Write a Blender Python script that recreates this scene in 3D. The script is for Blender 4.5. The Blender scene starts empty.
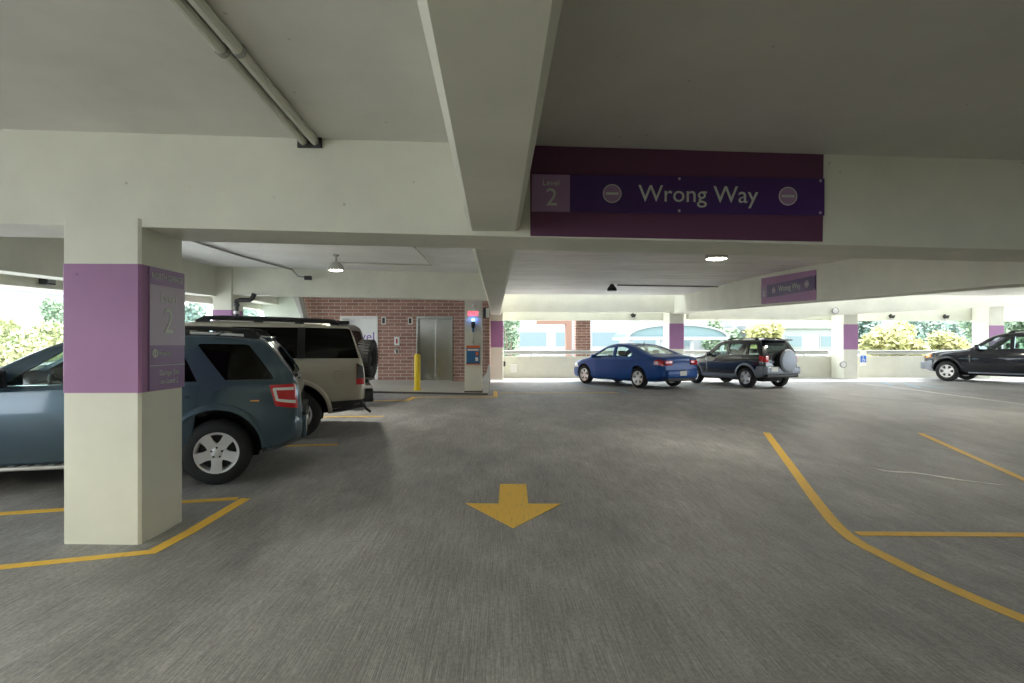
import bpy, bmesh, math, random
from mathutils import Vector, Matrix
random.seed(7)
SC = bpy.context.scene
COL = SC.collection
PI = math.pi
# ---------------------------------------------------------------- camera model
F = 569.0; TH = math.atan(16/F); CZ = 1.63; V0 = 345.0
CO, SI = math.cos(TH), math.sin(TH)
def ray(u, v):
    a = (u-512)/F; b = -(v-V0)/F
    return (a*CO+SI, -a*SI+CO, b)
def aty(u, v, Y):
    r = ray(u, v); k = Y/r[1]
    return Vector((r[0]*k, Y, CZ+r[2]*k))
def atx(u, v, X):
    r = ray(u, v); k = X/r[0]
    return Vector((X, r[1]*k, CZ+r[2]*k))
def fz(X, Y):                               # gently warped parking deck
    t = min(1, max(0, (Y-4.85)/12.15)); z = .265*t
    if Y < 4.85: z += .021*(4.85-Y)
    if X < 0: z += -.0205*X
    else: z += -.0205*min(X, 9)*(1-min(1, max(0, (Y-4.85)/6)))
    return z
def xs(X, Y):
    return -.0205*X if X < 0 else -.0205*min(X, 9)*(1-min(1, max(0, (Y-5.15)/8)))
def cz(X, Y):                               # underside of the slab above
    return CZ+1.603+xs(X, Y)+(.021*(4.85-Y) if Y < 4.85 else .0245*max(0, min(Y, 16)-5.15))
def bb(X, Y):                               # underside of the beams
    return CZ+.868+xs(X, Y)+(.012*(4.85-Y) if Y < 4.85 else .0275*max(0, min(Y, 17)-5.15))
def onfl(u, v, dz=0):
    r = ray(u, v); lo, hi = .4, 60
    for _ in range(60):
        m = (lo+hi)/2
        if CZ+r[2]*m > fz(r[0]*m, r[1]*m): lo = m
        else: hi = m
    return Vector((r[0]*lo, r[1]*lo, fz(r[0]*lo, r[1]*lo)+dz))

# ---------------------------------------------------------------- materials
def new_mat(name):
    m = bpy.data.materials.new(name); m.use_nodes = True
    nt = m.node_tree; b = nt.nodes['Principled BSDF']
    return m, nt, b
def mat(name, col, rough=.5, metal=0, spec=.5, noise=0, nscale=8, bump=0, coat=0, emit=None, es=0):
    m, nt, b = new_mat(name)
    b.inputs['Base Color'].default_value = (*col, 1)
    b.inputs['Roughness'].default_value = rough
    b.inputs['Metallic'].default_value = metal
    b.inputs['Specular IOR Level'].default_value = spec
    b.inputs['Coat Weight'].default_value = coat
    b.inputs['Coat Roughness'].default_value = .05
    if emit:
        b.inputs['Emission Color'].default_value = (*emit, 1)
        b.inputs['Emission Strength'].default_value = es
    if noise or bump:
        tc = nt.nodes.new('ShaderNodeTexCoord')
        n = nt.nodes.new('ShaderNodeTexNoise'); n.inputs['Scale'].default_value = nscale
        n.inputs['Detail'].default_value = 6
        nt.links.new(tc.outputs['Object'], n.inputs['Vector'])
        if noise:
            r = nt.nodes.new('ShaderNodeMix'); r.data_type = 'RGBA'
            r.inputs['A'].default_value = (*[c*(1-noise) for c in col], 1)
            r.inputs['B'].default_value = (*[min(1, c*(1+noise)) for c in col], 1)
            nt.links.new(n.outputs['Fac'], r.inputs['Factor'])
            nt.links.new(r.outputs['Result'], b.inputs['Base Color'])
        if bump:
            bp = nt.nodes.new('ShaderNodeBump'); bp.inputs['Strength'].default_value = bump
            bp.inputs['Distance'].default_value = .02
            nt.links.new(n.outputs['Fac'], bp.inputs['Height'])
            nt.links.new(bp.outputs['Normal'], b.inputs['Normal'])
    return m
def node(nt, t, **kw):
    n = nt.nodes.new(t)
    for k, v in kw.items():
        if k in n.inputs: n.inputs[k].default_value = v
        else: setattr(n, k, v)
    return n
def ramp(nt, src, stops):
    r = nt.nodes.new('ShaderNodeValToRGB'); e = r.color_ramp.elements
    while len(e) < len(stops): e.new(.5)
    for q, (p, c) in zip(e, stops):
        q.position = p; q.color = (*c, 1) if len(c) == 3 else c
    nt.links.new(src, r.inputs[0]); return r
def mixc(nt, fac, a, b, mode='MIX'):
    n = nt.nodes.new('ShaderNodeMix'); n.data_type = 'RGBA'; n.blend_type = mode
    for k, v in (('Factor', fac), ('A', a), ('B', b)):
        if hasattr(v, 'is_output'): nt.links.new(v, n.inputs[k])
        elif isinstance(v, (int, float)): n.inputs[k].default_value = v
        else: n.inputs[k].default_value = (*v, 1)
    return n.outputs['Result']
def mapped(nt, scale, rot=(0, 0, 0)):
    tc = nt.nodes.new('ShaderNodeTexCoord'); mp = nt.nodes.new('ShaderNodeMapping')
    mp.inputs['Scale'].default_value = scale; mp.inputs['Rotation'].default_value = rot
    nt.links.new(tc.outputs['Object'], mp.inputs['Vector']); return mp.outputs['Vector']

def floor_mat():                            # broom-finished concrete with tyre-polished and dusty patches
    m, nt, b = new_mat('broomed_concrete')
    n1 = node(nt, 'ShaderNodeTexNoise', Scale=1.0, Detail=5.0, Roughness=.65)      # broom lines along the drive aisle
    nt.links.new(mapped(nt, (30, .4, 1), (0, 0, .05)), n1.inputs['Vector'])
    n1b = node(nt, 'ShaderNodeTexNoise', Scale=1.0, Detail=3.0)
    nt.links.new(mapped(nt, (110, 3.0, 1)), n1b.inputs['Vector'])
    n2 = node(nt, 'ShaderNodeTexNoise', Scale=.45, Detail=7.0, Roughness=.62)
    nt.links.new(mapped(nt, (1, .8, 1)), n2.inputs['Vector'])
    n3 = node(nt, 'ShaderNodeTexNoise', Scale=2.2, Detail=6.0)
    nt.links.new(mapped(nt, (1.3, .5, 1)), n3.inputs['Vector'])
    base = ramp(nt, n2.outputs['Fac'], [(.3, (.255, .25, .248)), (.52, (.325, .321, .32)), (.72, (.405, .403, .405))]).outputs[0]
    s1 = ramp(nt, n1.outputs['Fac'], [(.3, (.62, .62, .62)), (.55, (1, 1, 1)), (.75, (1.3, 1.3, 1.3))]).outputs[0]
    c = mixc(nt, .2, base, s1, 'MULTIPLY')
    s1b = ramp(nt, n1b.outputs['Fac'], [(.38, (.5, .5, .5)), (.5, (.95, .95, .95)), (.62, (1.35, 1.35, 1.35))]).outputs[0]
    c = mixc(nt, .38, c, s1b, 'MULTIPLY')
    n4 = node(nt, 'ShaderNodeTexNoise', Scale=55.0, Detail=4.0, Roughness=.75); nt.links.new(mapped(nt, (1, .55, 1)), n4.inputs['Vector'])
    c = mixc(nt, .5, c, ramp(nt, n4.outputs['Fac'], [(.35, (.6, .6, .6)), (.5, (1, 1, 1)), (.66, (1.45, 1.45, 1.45))]).outputs[0], 'MULTIPLY')
    n5 = node(nt, 'ShaderNodeTexNoise', Scale=.9, Detail=8.0, Roughness=.7); nt.links.new(mapped(nt, (1, .6, 1)), n5.inputs['Vector'])
    c = mixc(nt, .6, c, ramp(nt, n5.outputs['Fac'], [(.5, (1, 1, 1)), (.68, (1.5, 1.5, 1.52))]).outputs[0], 'MULTIPLY')
    s3 = ramp(nt, n3.outputs['Fac'], [(.35, (.82, .82, .82)), (.6, (1.08, 1.08, 1.08))]).outputs[0]
    c = mixc(nt, .7, c, s3, 'MULTIPLY')
    nt.links.new(c, b.inputs['Base Color'])
    rr = ramp(nt, n2.outputs['Fac'], [(.3, (.5,)*3), (.7, (.68,)*3)])
    nt.links.new(rr.outputs[0], b.inputs['Roughness'])
    bp = node(nt, 'ShaderNodeBump', Strength=.5, Distance=.006)
    ad = node(nt, 'ShaderNodeMath', operation='ADD')
    nt.links.new(n1b.outputs['Fac'], ad.inputs[0]); nt.links.new(n1.outputs['Fac'], ad.inputs[1])
    nt.links.new(ad.outputs[0], bp.inputs['Height']); nt.links.new(bp.outputs['Normal'], b.inputs['Normal'])
    return m
def paint_mat(name, col, pits=True, streak=0):     # painted cast concrete: bug holes, faint mottling
    m, nt, b = new_mat(name)
    v = mapped(nt, (1, 1, 1))
    n = node(nt, 'ShaderNodeTexNoise', Scale=1.3, Detail=6.0, Roughness=.6); nt.links.new(v, n.inputs['Vector'])
    lo = [q*.90 for q in col]; hi = [min(1, q*1.05) for q in col]
    c = ramp(nt, n.outputs['Fac'], [(.3, lo), (.7, hi)]).outputs[0]
    vo = node(nt, 'ShaderNodeTexVoronoi', Scale=4.2); nt.links.new(v, vo.inputs['Vector'])
    pit = ramp(nt, vo.outputs['Distance'], [(.035, (.45, .44, .40)), (.06, (1, 1, 1))]).outputs[0]
    if pits: c = mixc(nt, .55, c, pit, 'MULTIPLY')
    if streak:
        s = node(nt, 'ShaderNodeTexNoise', Scale=1.0, Detail=6.0, Roughness=.7)
        nt.links.new(mapped(nt, (.5, 3.2, 1), (0, 0, .15)), s.inputs['Vector'])
        sr = ramp(nt, s.outputs['Fac'], [(.35, (.72, .68, .66)), (.62, (1.05, 1.04, 1.03))]).outputs[0]
        c = mixc(nt, streak, c, sr, 'MULTIPLY')
    nt.links.new(c, b.inputs['Base Color']); b.inputs['Roughness'].default_value = .55
    bp = node(nt, 'ShaderNodeBump', Strength=.15, Distance=.01)
    nt.links.new(n.outputs['Fac'], bp.inputs['Height']); nt.links.new(bp.outputs['Normal'], b.inputs['Normal'])
    return m
def brick_mat(name, axis='x', sc=1.0):
    m, nt, b = new_mat(name)
    tc = nt.nodes.new('ShaderNodeTexCoord'); sx = nt.nodes.new('ShaderNodeSeparateXYZ'); cb = nt.nodes.new('ShaderNodeCombineXYZ')
    nt.links.new(tc.outputs['Object'], sx.inputs[0])
    ad = node(nt, 'ShaderNodeMath', operation='ADD')      # x+y runs along either wall face
    nt.links.new(sx.outputs['X'], ad.inputs[0]); nt.links.new(sx.outputs['Y'], ad.inputs[1])
    nt.links.new(ad.outputs[0], cb.inputs['X']); nt.links.new(sx.outputs['Z'], cb.inputs['Y'])
    br = nt.nodes.new('ShaderNodeTexBrick')
    br.inputs['Scale'].default_value = sc
    br.inputs['Color1'].default_value = (.29, .150, .118, 1); br.inputs['Color2'].default_value = (.41, .225, .178, 1)
    br.inputs['Mortar'].default_value = (.62, .54, .48, 1)
    br.inputs['Mortar Size'].default_value = .009; br.inputs['Brick Width'].default_value = .40
    br.inputs['Row Height'].default_value = .113; br.inputs['Bias'].default_value = -.1
    nt.links.new(cb.outputs[0], br.inputs['Vector'])
    nt.links.new(br.outputs['Color'], b.inputs['Base Color']); b.inputs['Roughness'].default_value = .85
    bp = node(nt, 'ShaderNodeBump', Strength=.5, Distance=.01); bp.invert = True
    nt.links.new(br.outputs['Fac'], bp.inputs['Height']); nt.links.new(bp.outputs['Normal'], b.inputs['Normal'])
    return m
def line_mat(name, col, wear=.35):          # worn traffic paint
    m, nt, b = new_mat(name)
    n = node(nt, 'ShaderNodeTexNoise', Scale=1.0, Detail=7.0, Roughness=.7)
    nt.links.new(mapped(nt, (40, 5, 1)), n.inputs['Vector'])
    c = ramp(nt, n.outputs['Fac'], [(.28, [q*.55+.06 for q in col]), (.28+wear, col)]).outputs[0]
    nt.links.new(c, b.inputs['Base Color']); b.inputs['Roughness'].default_value = .6
    return m
def glass_mat(name, tint, refl=.9):
    m = bpy.data.materials.new(name); m.use_nodes = True; nt = m.node_tree; nt.nodes.clear()
    out = nt.nodes.new('ShaderNodeOutputMaterial'); mx = nt.nodes.new('ShaderNodeMixShader')
    tr = nt.nodes.new('ShaderNodeBsdfTransparent'); gl = nt.nodes.new('ShaderNodeBsdfGlossy')
    tr.inputs['Color'].default_value = (*tint, 1); gl.inputs['Roughness'].default_value = .03
    gl.inputs['Color'].default_value = (refl, refl, refl, 1)
    lw = nt.nodes.new('ShaderNodeLayerWeight'); pw = node(nt, 'ShaderNodeMath', operation='POWER'); pw.inputs[1].default_value = 5
    ma = node(nt, 'ShaderNodeMath', operation='MULTIPLY_ADD'); ma.inputs[1].default_value = .9; ma.inputs[2].default_value = .035
    nt.links.new(lw.outputs['Facing'], pw.inputs[0]); nt.links.new(pw.outputs[0], ma.inputs[0])
    nt.links.new(ma.outputs[0], mx.inputs[0]); nt.links.new(tr.outputs[0], mx.inputs[1]); nt.links.new(gl.outputs[0], mx.inputs[2])
    nt.links.new(mx.outputs[0], out.inputs['Surface']); return m
def leaf_mat(name, c1, c2):
    m, nt, b = new_mat(name)
    n = node(nt, 'ShaderNodeTexNoise', Scale=.8, Detail=3.0); nt.links.new(mapped(nt, (1, 1, 1)), n.inputs['Vector'])
    nt.links.new(ramp(nt, n.outputs['Fac'], [(.35, c1), (.65, c2)]).outputs[0], b.inputs['Base Color'])
    b.inputs['Roughness'].default_value = .7
    return m
M = dict(
    floor=floor_mat(),
    white=paint_mat('painted_concrete', (.715, .712, .615)),
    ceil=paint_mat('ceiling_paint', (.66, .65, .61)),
    ceil2=paint_mat('brightened_brushed_ceiling', (.88, .85, .82), True, .6),  # brushed streaks; base lightened to stand in for light in the right bay
    ceil3=paint_mat('brightened_ceiling_paint', (.82, .82, .80)),  # same ceiling paint, lightened in place of light in the left bay
    grey=paint_mat('raw_beam_concrete', (.50, .50, .47)),
    band=paint_mat('purple_paint', (.34, .165, .33)),
    bandd=paint_mat('plum_paint', (.115, .036, .085)),
    brick=brick_mat('running_brick'),
    panel=mat('sign_violet', (.055, .017, .13), .4),
    box=mat('sign_lilac', (.33, .20, .35), .4),
    letter=mat('sign_lettering', (.55, .59, .53), .5),
    colpanel=mat('column_sign_mauve', (.26, .16, .33), .3),
    colpanel2=mat('column_sign_lilac', (.46, .38, .50), .3),
    line=line_mat('yellow_traffic_paint', (.95, .60, .085), .18),
    lineb=line_mat('blue_traffic_paint', (.30, .52, .66)),
    linew=line_mat('white_traffic_paint', (.72, .73, .72)),
    steel=mat('brushed_steel', (.34, .34, .31), .24, 1),
    steel2=mat('galvanised_steel', (.50, .50, .48), .5, .7),
    conduit=mat('painted_conduit', (.55, .55, .48), .5),
    conduitd=mat('grey_conduit', (.30, .30, .28), .5, .3),
    black=mat('black_plastic', (.02, .02, .021), .45),
    dark=mat('dark_trim', (.035, .035, .037), .6),
    under=mat('underbody_black', (.012, .012, .012), .9),
    cabin=mat('cabin_lining', (.10, .10, .10), .9),
    seat=mat('grey_seat_cloth', (.16, .16, .16), .9),
    tyre=mat('tyre_rubber', (.018, .018, .019), .75, noise=.15, nscale=60, bump=.2),
    alloy=mat('cast_alloy', (.86, .86, .87), .35, .5),
    rimdark=mat('dark_fitting_metal', (.05, .05, .05), .6, .5),  # dark metal of brake discs, lug nuts and small fittings
    chrome=mat('chrome', (.8, .8, .8), .1, 1),
    yellow=mat('safety_yellow', (.82, .60, .02), .45),
    bodyblue=mat('steel_blue_car_paint', (.056, .10, .138), .26, .5, coat=1),
    gold=mat('pewter_car_paint', (.56, .52, .43), .35, .5, coat=.6),
    jeep=mat('charcoal_car_paint', (.06, .06, .062), .4, .2, coat=.4),
    royal=mat('royal_blue_car_paint', (.005, .07, .30), .45, .1, .3, coat=.25),
    navy=mat('black_blue_car_paint', (.012, .015, .026), .22, .3, coat=1),
    silver=mat('silver_cladding', (.27, .30, .35), .45, .4),
    slate=mat('slate_car_paint', (.022, .026, .032), .25, .3, coat=1),
    glass=glass_mat('clear_car_glass', (.90, .97, .95)),
    glassd=glass_mat('privacy_glass', (.06, .06, .065), .45),
    red=mat('tail_lamp_red', (.55, .012, .02), .12, coat=1),
    clear=mat('lamp_clear', (.75, .75, .75), .12, coat=1),
    amber=mat('lamp_amber', (.85, .30, .03), .15, coat=1),
    plate=mat('licence_plate_white', (.62, .64, .62), .5),
    lens=mat('lit_lamp_lens', (1, 1, .95), .4, emit=(1, .93, .76), es=26),
    lensoff=mat('unlit_lamp_lens', (.25, .25, .24), .4),
    floodgrey=mat('flood_light_grey', (.22, .22, .21), .5),
    housing=mat('lamp_housing', (.45, .45, .42), .5),
    exitred=mat('exit_sign_red', (.9, .03, .05), .4, emit=(1, .06, .10), es=2.2),
    exitface=mat('exit_sign_face', (.8, .8, .78), .4),
    bluelamp=mat('blue_lamp', (.1, .2, 1), .3, emit=(.15, .3, 1), es=5),
    bluebox=mat('blue_phone_box', (.02, .13, .32), .4),
    orange=mat('orange_header', (.75, .17, .05), .5),
    signblue=mat('sign_blue', (.03, .16, .62), .4),
    doorw=mat('white_elevator_panel', (.80, .80, .80), .25),
    vinyl=mat('violet_vinyl', (.20, .10, .38), .4),
    plain=mat('white_plastic', (.78, .78, .75), .5),
    bwhite=mat('pale_render', (.30, .31, .325), .7, noise=.04, nscale=.5),
    bwin=mat('tinted_windows', (.15, .205, .23), .3),
    teal=mat('teal_canopy', (.13, .20, .21), .5),
    tan=mat('tan_masonry', (.26, .15, .11), .8),
    ground=mat('outdoor_paving', (.46, .46, .44), .9, noise=.12, nscale=.4),
    grass=mat('outdoor_grass', (.25, .32, .14), .95, noise=.25, nscale=.6),
    leafy=leaf_mat('yellow_leaves', (.32, .33, .12), (.44, .42, .19)),
    leafp=leaf_mat('pale_green_leaves', (.27, .33, .17), (.42, .42, .22)),
    leafg=leaf_mat('green_leaves', (.19, .28, .19), (.30, .38, .25)),
    leaft=leaf_mat('dusty_green_leaves', (.19, .29, .25), (.30, .39, .32)),
    bark=mat('tree_bark', (.16, .12, .09), .9),
    kerb=paint_mat('kerb_concrete', (.52, .51, .47), False),
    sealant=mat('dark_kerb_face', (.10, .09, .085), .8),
    pipe=mat('black_drain_pipe', (.025, .026, .028), .35),
    green=paint_mat('pale_green_wall', (.66, .72, .62), False),
)
# ---------------------------------------------------------------- mesh helpers
def finish(bm, name, m, parent=None, smooth=False, angle=35):
    me = bpy.data.meshes.new(name); bmesh.ops.recalc_face_normals(bm, faces=bm.faces[:])
    bm.to_mesh(me); bm.free()
    o = bpy.data.objects.new(name, me); COL.objects.link(o)
    for q in (m if isinstance(m, (list, tuple)) else [m]): me.materials.append(q)
    if smooth:
        me.polygons.foreach_set('use_smooth', [True]*len(me.polygons)); me.set_sharp_from_angle(angle=math.radians(angle))
    if parent is not None: o.parent = parent
    return o
def tag(o, label, cat, group=None):
    o['label'] = label; o['category'] = cat
    if group: o['group'] = group
    return o
def thing(name, label, cat, loc=(0, 0, 0), rz=0, group=None):
    o = bpy.data.objects.new(name, None); COL.objects.link(o); o.empty_display_size = .1
    o.location = loc; o.rotation_euler = (0, 0, rz); return tag(o, label, cat, group)
def struct(o):
    o['kind'] = 'structure'; return o
def hexa(bm, b4, t4, mi=0):
    v = [bm.verts.new(p) for p in list(b4)+list(t4)]
    for f in ((3, 2, 1, 0), (4, 5, 6, 7), (0, 1, 5, 4), (1, 2, 6, 5), (2, 3, 7, 6), (3, 0, 4, 7)):
        bm.faces.new([v[i] for i in f]).material_index = mi
def box(bm, x0, x1, y0, y1, z0, z1, bev=0):
    g = bmesh.new() if bev else bm
    hexa(g, [(x0, y0, z0), (x1, y0, z0), (x1, y1, z0), (x0, y1, z0)], [(x0, y0, z1), (x1, y0, z1), (x1, y1, z1), (x0, y1, z1)])
    if bev:
        bmesh.ops.bevel(g, geom=g.edges[:], offset=bev, segments=2, affect='EDGES', profile=.6)
        me = bpy.data.meshes.new('t'); g.to_mesh(me); g.free(); bm.from_mesh(me); bpy.data.meshes.remove(me)
def sbox(bm, x0, x1, y0, y1, zb, zt, nx=1, ny=1):     # box whose bottom and top follow functions of x, y (or numbers)
    fb = zb if callable(zb) else (lambda x, y: zb); ft = zt if callable(zt) else (lambda x, y: zt)
    X = [x0+(x1-x0)*i/nx for i in range(nx+1)]; Y = [y0+(y1-y0)*j/ny for j in range(ny+1)]
    B = [[bm.verts.new((x, y, fb(x, y))) for y in Y] for x in X]; T = [[bm.verts.new((x, y, ft(x, y))) for y in Y] for x in X]
    for i in range(nx):
        for j in range(ny):
            bm.faces.new((B[i][j], B[i][j+1], B[i+1][j+1], B[i+1][j])); bm.faces.new((T[i][j], T[i+1][j], T[i+1][j+1], T[i][j+1]))
    for i in range(nx):
        for j in (0, ny): bm.faces.new((B[i][j], B[i+1][j], T[i+1][j], T[i][j]))
    for j in range(ny):
        for i in (0, nx): bm.faces.new((B[i][j], B[i][j+1], T[i][j+1], T[i][j]))
def tube(bm, pts, r, n=10, closed=False):
    pts = [Vector(p) for p in pts]; rings = []; N = len(pts); up = None
    for i, p in enumerate(pts):
        if closed: t = (pts[(i+1) % N]-pts[i-1]).normalized()
        else: t = (pts[min(i+1, N-1)]-pts[max(i-1, 0)]).normalized()
        if up is None: up = Vector((0, 0, 1)) if abs(t.z) < .9 else Vector((1, 0, 0))
        s = t.cross(up)
        if s.length < 1e-4: s = t.orthogonal()
        s.normalize(); up = s.cross(t).normalized()
        rr = r[i] if isinstance(r, (list, tuple)) else r
        rings.append([bm.verts.new(p+s*rr*math.cos(2*PI*k/n)+up*rr*math.sin(2*PI*k/n)) for k in range(n)])
    for i in range(N if closed else N-1):
        a, b = rings[i], rings[(i+1) % N]
        for k in range(n): bm.faces.new((a[k], a[(k+1) % n], b[(k+1) % n], b[k]))
    if not closed:
        bm.faces.new(rings[0][::-1]); bm.faces.new(rings[-1])
def lathe(bm, prof, axis='z', n=24, o=(0, 0, 0)):      # prof: (radius, height) pairs, closed when it starts and ends on r = 0
    o = Vector(o); rings = []
    for r, h in prof:
        if r < 1e-6: rings.append([bm.verts.new(_ax(axis, 0, 0, h)+o)])
        else: rings.append([bm.verts.new(_ax(axis, r*math.cos(2*PI*k/n), r*math.sin(2*PI*k/n), h)+o) for k in range(n)])
    for a, b in zip(rings, rings[1:]):
        for k in range(n):
            k2 = (k+1) % n
            if len(a) == 1 and len(b) == 1: continue
            if len(a) == 1: bm.faces.new((a[0], b[k2], b[k]))
            elif len(b) == 1: bm.faces.new((a[k], a[k2], b[0]))
            else: bm.faces.new((a[k], a[k2], b[k2], b[k]))
def _ax(axis, a, b, h):
    return Vector((a, b, h)) if axis == 'z' else Vector((a, h, b)) if axis == 'y' else Vector((h, a, b))
def prism(bm, pts, d):                                   # polygon pushed along vector d
    d = Vector(d); a = [bm.verts.new(p) for p in pts]; b = [bm.verts.new(Vector(p)+d) for p in pts]; n = len(a)
    bm.faces.new(a); bm.faces.new(b[::-1])
    for i in range(n): bm.faces.new((a[i], a[(i+1) % n], b[(i+1) % n], b[i]))
def text(name, s, size, m, parent, loc, rot, thick=.002, align='CENTER', sx=1.0):
    cu = bpy.data.curves.new(name, 'FONT'); cu.body = s; cu.size = size; cu.extrude = thick
    cu.align_x = align; cu.align_y = 'CENTER'; cu.resolution_u = 3
    t = bpy.data.objects.new('tmp_text', cu); COL.objects.link(t)
    bpy.context.view_layer.update()
    me = bpy.data.meshes.new_from_object(t.evaluated_get(bpy.context.evaluated_depsgraph_get()))
    bpy.data.objects.remove(t); bpy.data.curves.remove(cu)
    o = bpy.data.objects.new(name, me); COL.objects.link(o); me.materials.clear(); me.materials.append(m)
    o.parent = parent; o.location = loc; o.rotation_euler = rot; o.scale = (sx, 1, 1); return o
def children(o): return [c for c in bpy.data.objects if c.parent is o]
def copy_tree(o, parent=None):
    c = o.copy(); COL.objects.link(c)
    if parent is not None: c.parent = parent
    for ch in children(o): copy_tree(ch, c)
    return c
# ================================================================ THE GARAGE SHELL
def gridbox(bm, X, Y, fb, ft):
    B = [[bm.verts.new((x, y, fb(x, y))) for y in Y] for x in X]; T = [[bm.verts.new((x, y, ft(x, y))) for y in Y] for x in X]
    for i in range(len(X)-1):
        for j in range(len(Y)-1):
            bm.faces.new((B[i][j], B[i][j+1], B[i+1][j+1], B[i+1][j])); bm.faces.new((T[i][j], T[i+1][j], T[i+1][j+1], T[i][j+1]))
        for j in (0, len(Y)-1): bm.faces.new((B[i][j], B[i+1][j], T[i+1][j], T[i][j]))
    for j in range(len(Y)-1):
        for i in (0, len(X)-1): bm.faces.new((B[i][j], B[i][j+1], T[i][j+1], T[i][j]))
def steps(*k):                              # grid lines every half metre with the deck's fold lines among them
    out = []
    for a, b in zip(k, k[1:]):
        n = max(1, round((b-a)/.5)); out += [a+(b-a)*i/n for i in range(n)]
    return out+[k[-1]]
bm = bmesh.new(); gridbox(bm, steps(-7.9, 0, 9, 27), steps(-10, 4.85, 10.85, 17, 23.7), lambda x, y: fz(x, y)-.25, fz)
struct(finish(bm, 'floor', M['floor'], smooth=True))
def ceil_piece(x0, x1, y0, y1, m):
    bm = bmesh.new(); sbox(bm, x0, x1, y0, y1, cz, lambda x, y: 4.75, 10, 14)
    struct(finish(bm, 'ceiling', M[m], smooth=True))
BX0, BX1 = -.225, .19
RX0, RX1 = 7.02, 7.6
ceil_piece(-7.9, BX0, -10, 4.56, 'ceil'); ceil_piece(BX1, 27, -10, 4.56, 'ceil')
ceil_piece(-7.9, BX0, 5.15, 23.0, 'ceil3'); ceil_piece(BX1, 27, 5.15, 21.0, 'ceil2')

def beam(x0, x1, y0, y1, zb, m='white', nx=8, ny=8, zt=4.75):
    bm = bmesh.new(); sbox(bm, x0, x1, y0, y1, zb, zt, nx, ny)
    return struct(finish(bm, 'concrete_beam', M[m], smooth=True))
cross = beam(-7.9, 14, 4.56, 5.15, bb, 'white', 16, 1)
def long_beam(y0, y1):                                # chamfered lower corners
    bm = bmesh.new(); n = 14; c = .035
    prev = None
    for i in range(n+1):
        y = y0+(y1-y0)*i/n; z = bb(0, y)+(.04 if y < 5 else .0)
        ring = [bm.verts.new(p) for p in ((BX0, y, 4.75), (BX0, y, z+c), (BX0+c, y, z), (BX1-c, y, z), (BX1, y, z+c), (BX1, y, 4.75))]
        if prev:
            for k in range(6): bm.faces.new((prev[k], prev[(k+1) % 6], ring[(k+1) % 6], ring[k]))
        else: bm.faces.new(ring[::-1])
        prev = ring
    bm.faces.new(prev)
    return struct(finish(bm, 'concrete_beam', M['white']))
long_beam(-10, 4.56); long_beam(5.15, 23.5)
beam(RX0, RX1, 5.15, 23.5, lambda x, y: CZ+.752+.031*(min(y, 20.6)-5.15), 'white', 1, 12)
beam(-7.1, BX0, 14.6, 15.2, lambda x, y: bb(x, y)+.02, 'white', 8, 1)
beam(-7.5, -7.05, -10, 14.6, lambda x, y: bb(-6.8, y)-.03, 'white', 1, 12)
beam(-7.5, -7.05, 15.2, 22.9, lambda x, y: bb(-6.8, y)-.03, 'white', 1, 12)
beam(-8.05, -7.72, -10, 23.5, lambda x, y: bb(-6.8, y)-.17, 'white', 1, 12)          # outer edge band on the left
# spandrel beams at the far facade, hidden tops raised to cut sky light
def zat(v, Y): return CZ+(V0-v)*Y/F
YI = 22.25
beam(BX1, RX0, YI, YI+.3,  zat(312, YI), 'white', 2, 1, 6.0)
beam(RX1, 12.3, YI, YI+.3,  zat(318.7, YI), 'white', 2, 1, 6.0)
beam(12.3, 27, YI, YI+.3,  lambda x, y: zat(316.5, YI)+(x-12.3)*.055, 'white', 6, 1, 6.0)
beam(BX1, 27, 20.8, 21.0, 4.7, 'white', 2, 1, 5.7)  # unseen upstand added along the slab edge to cut sky light
bm = bmesh.new(); sbox(bm, -7.9, 27, 23.5, 23.72, zat(320.3, 23.5), 4.3); struct(finish(bm, 'trim_1', M['white']))
# columns: white shaft, purple painted band
def column(x0, x1, y0, y1, zt, band=None, m='white', name='concrete_column', front=False):
    bm = bmesh.new(); zb = min(fz(x0, y0), fz(x1, y1), fz(x1, y0), fz(x0, y1))-.02
    c = .02
    pts = [(x0+c, y0), (x1-c, y0), (x1, y0+c), (x1, y1-c), (x1-c, y1), (x0+c, y1), (x0, y1-c), (x0, y0+c)]
    prism(bm, [(x, y, zb) for x, y in pts], (0, 0, zt-zb))
    o = struct(finish(bm, name, M[m]))
    if band:
        z0, z1 = band; e = .004; b = bmesh.new()
        P = [(x+(e if x > (x0+x1)/2 else -e), y+(e if y > (y0+y1)/2 else -e)) for x, y in pts]
        lo = [b.verts.new((x, y, z0)) for x, y in P]; hi = [b.verts.new((x, y, z1)) for x, y in P]
        li = [b.verts.new((x, y, z0)) for x, y in pts]; hi2 = [b.verts.new((x, y, z1)) for x, y in pts]
        for k in ((0, 1, 7) if front else range(8)):
            k2 = (k+1) % 8
            for a, d in ((lo, hi), (hi, hi2), (hi2, li), (li, lo)): b.faces.new((a[k], a[k2], d[k2], d[k]))
        finish(b, 'painted_band', M['band'], o)
    return o
cxa, cxb = aty(62.2, 400, 4.54).x, aty(140.3, 400, 4.54).x
maincol = column(cxa, cxb, 4.54, 5.15, bb(-3, 4.6)+.06, (1.255, 2.265))
column(7.02, 7.6, 4.56, 5.15, bb(7.3, 4.6)+.1, (1.2, 2.2))
column(-7.6, -7.0, 4.56, 5.15, bb(-7, 4.6)+.1, (1.3, 2.3))
column(-7.15, -6.66, 14.55, 15.2, 4.3, (zat(346, 14.6), zat(310.5, 14.6)))
YF = 22.6
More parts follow.
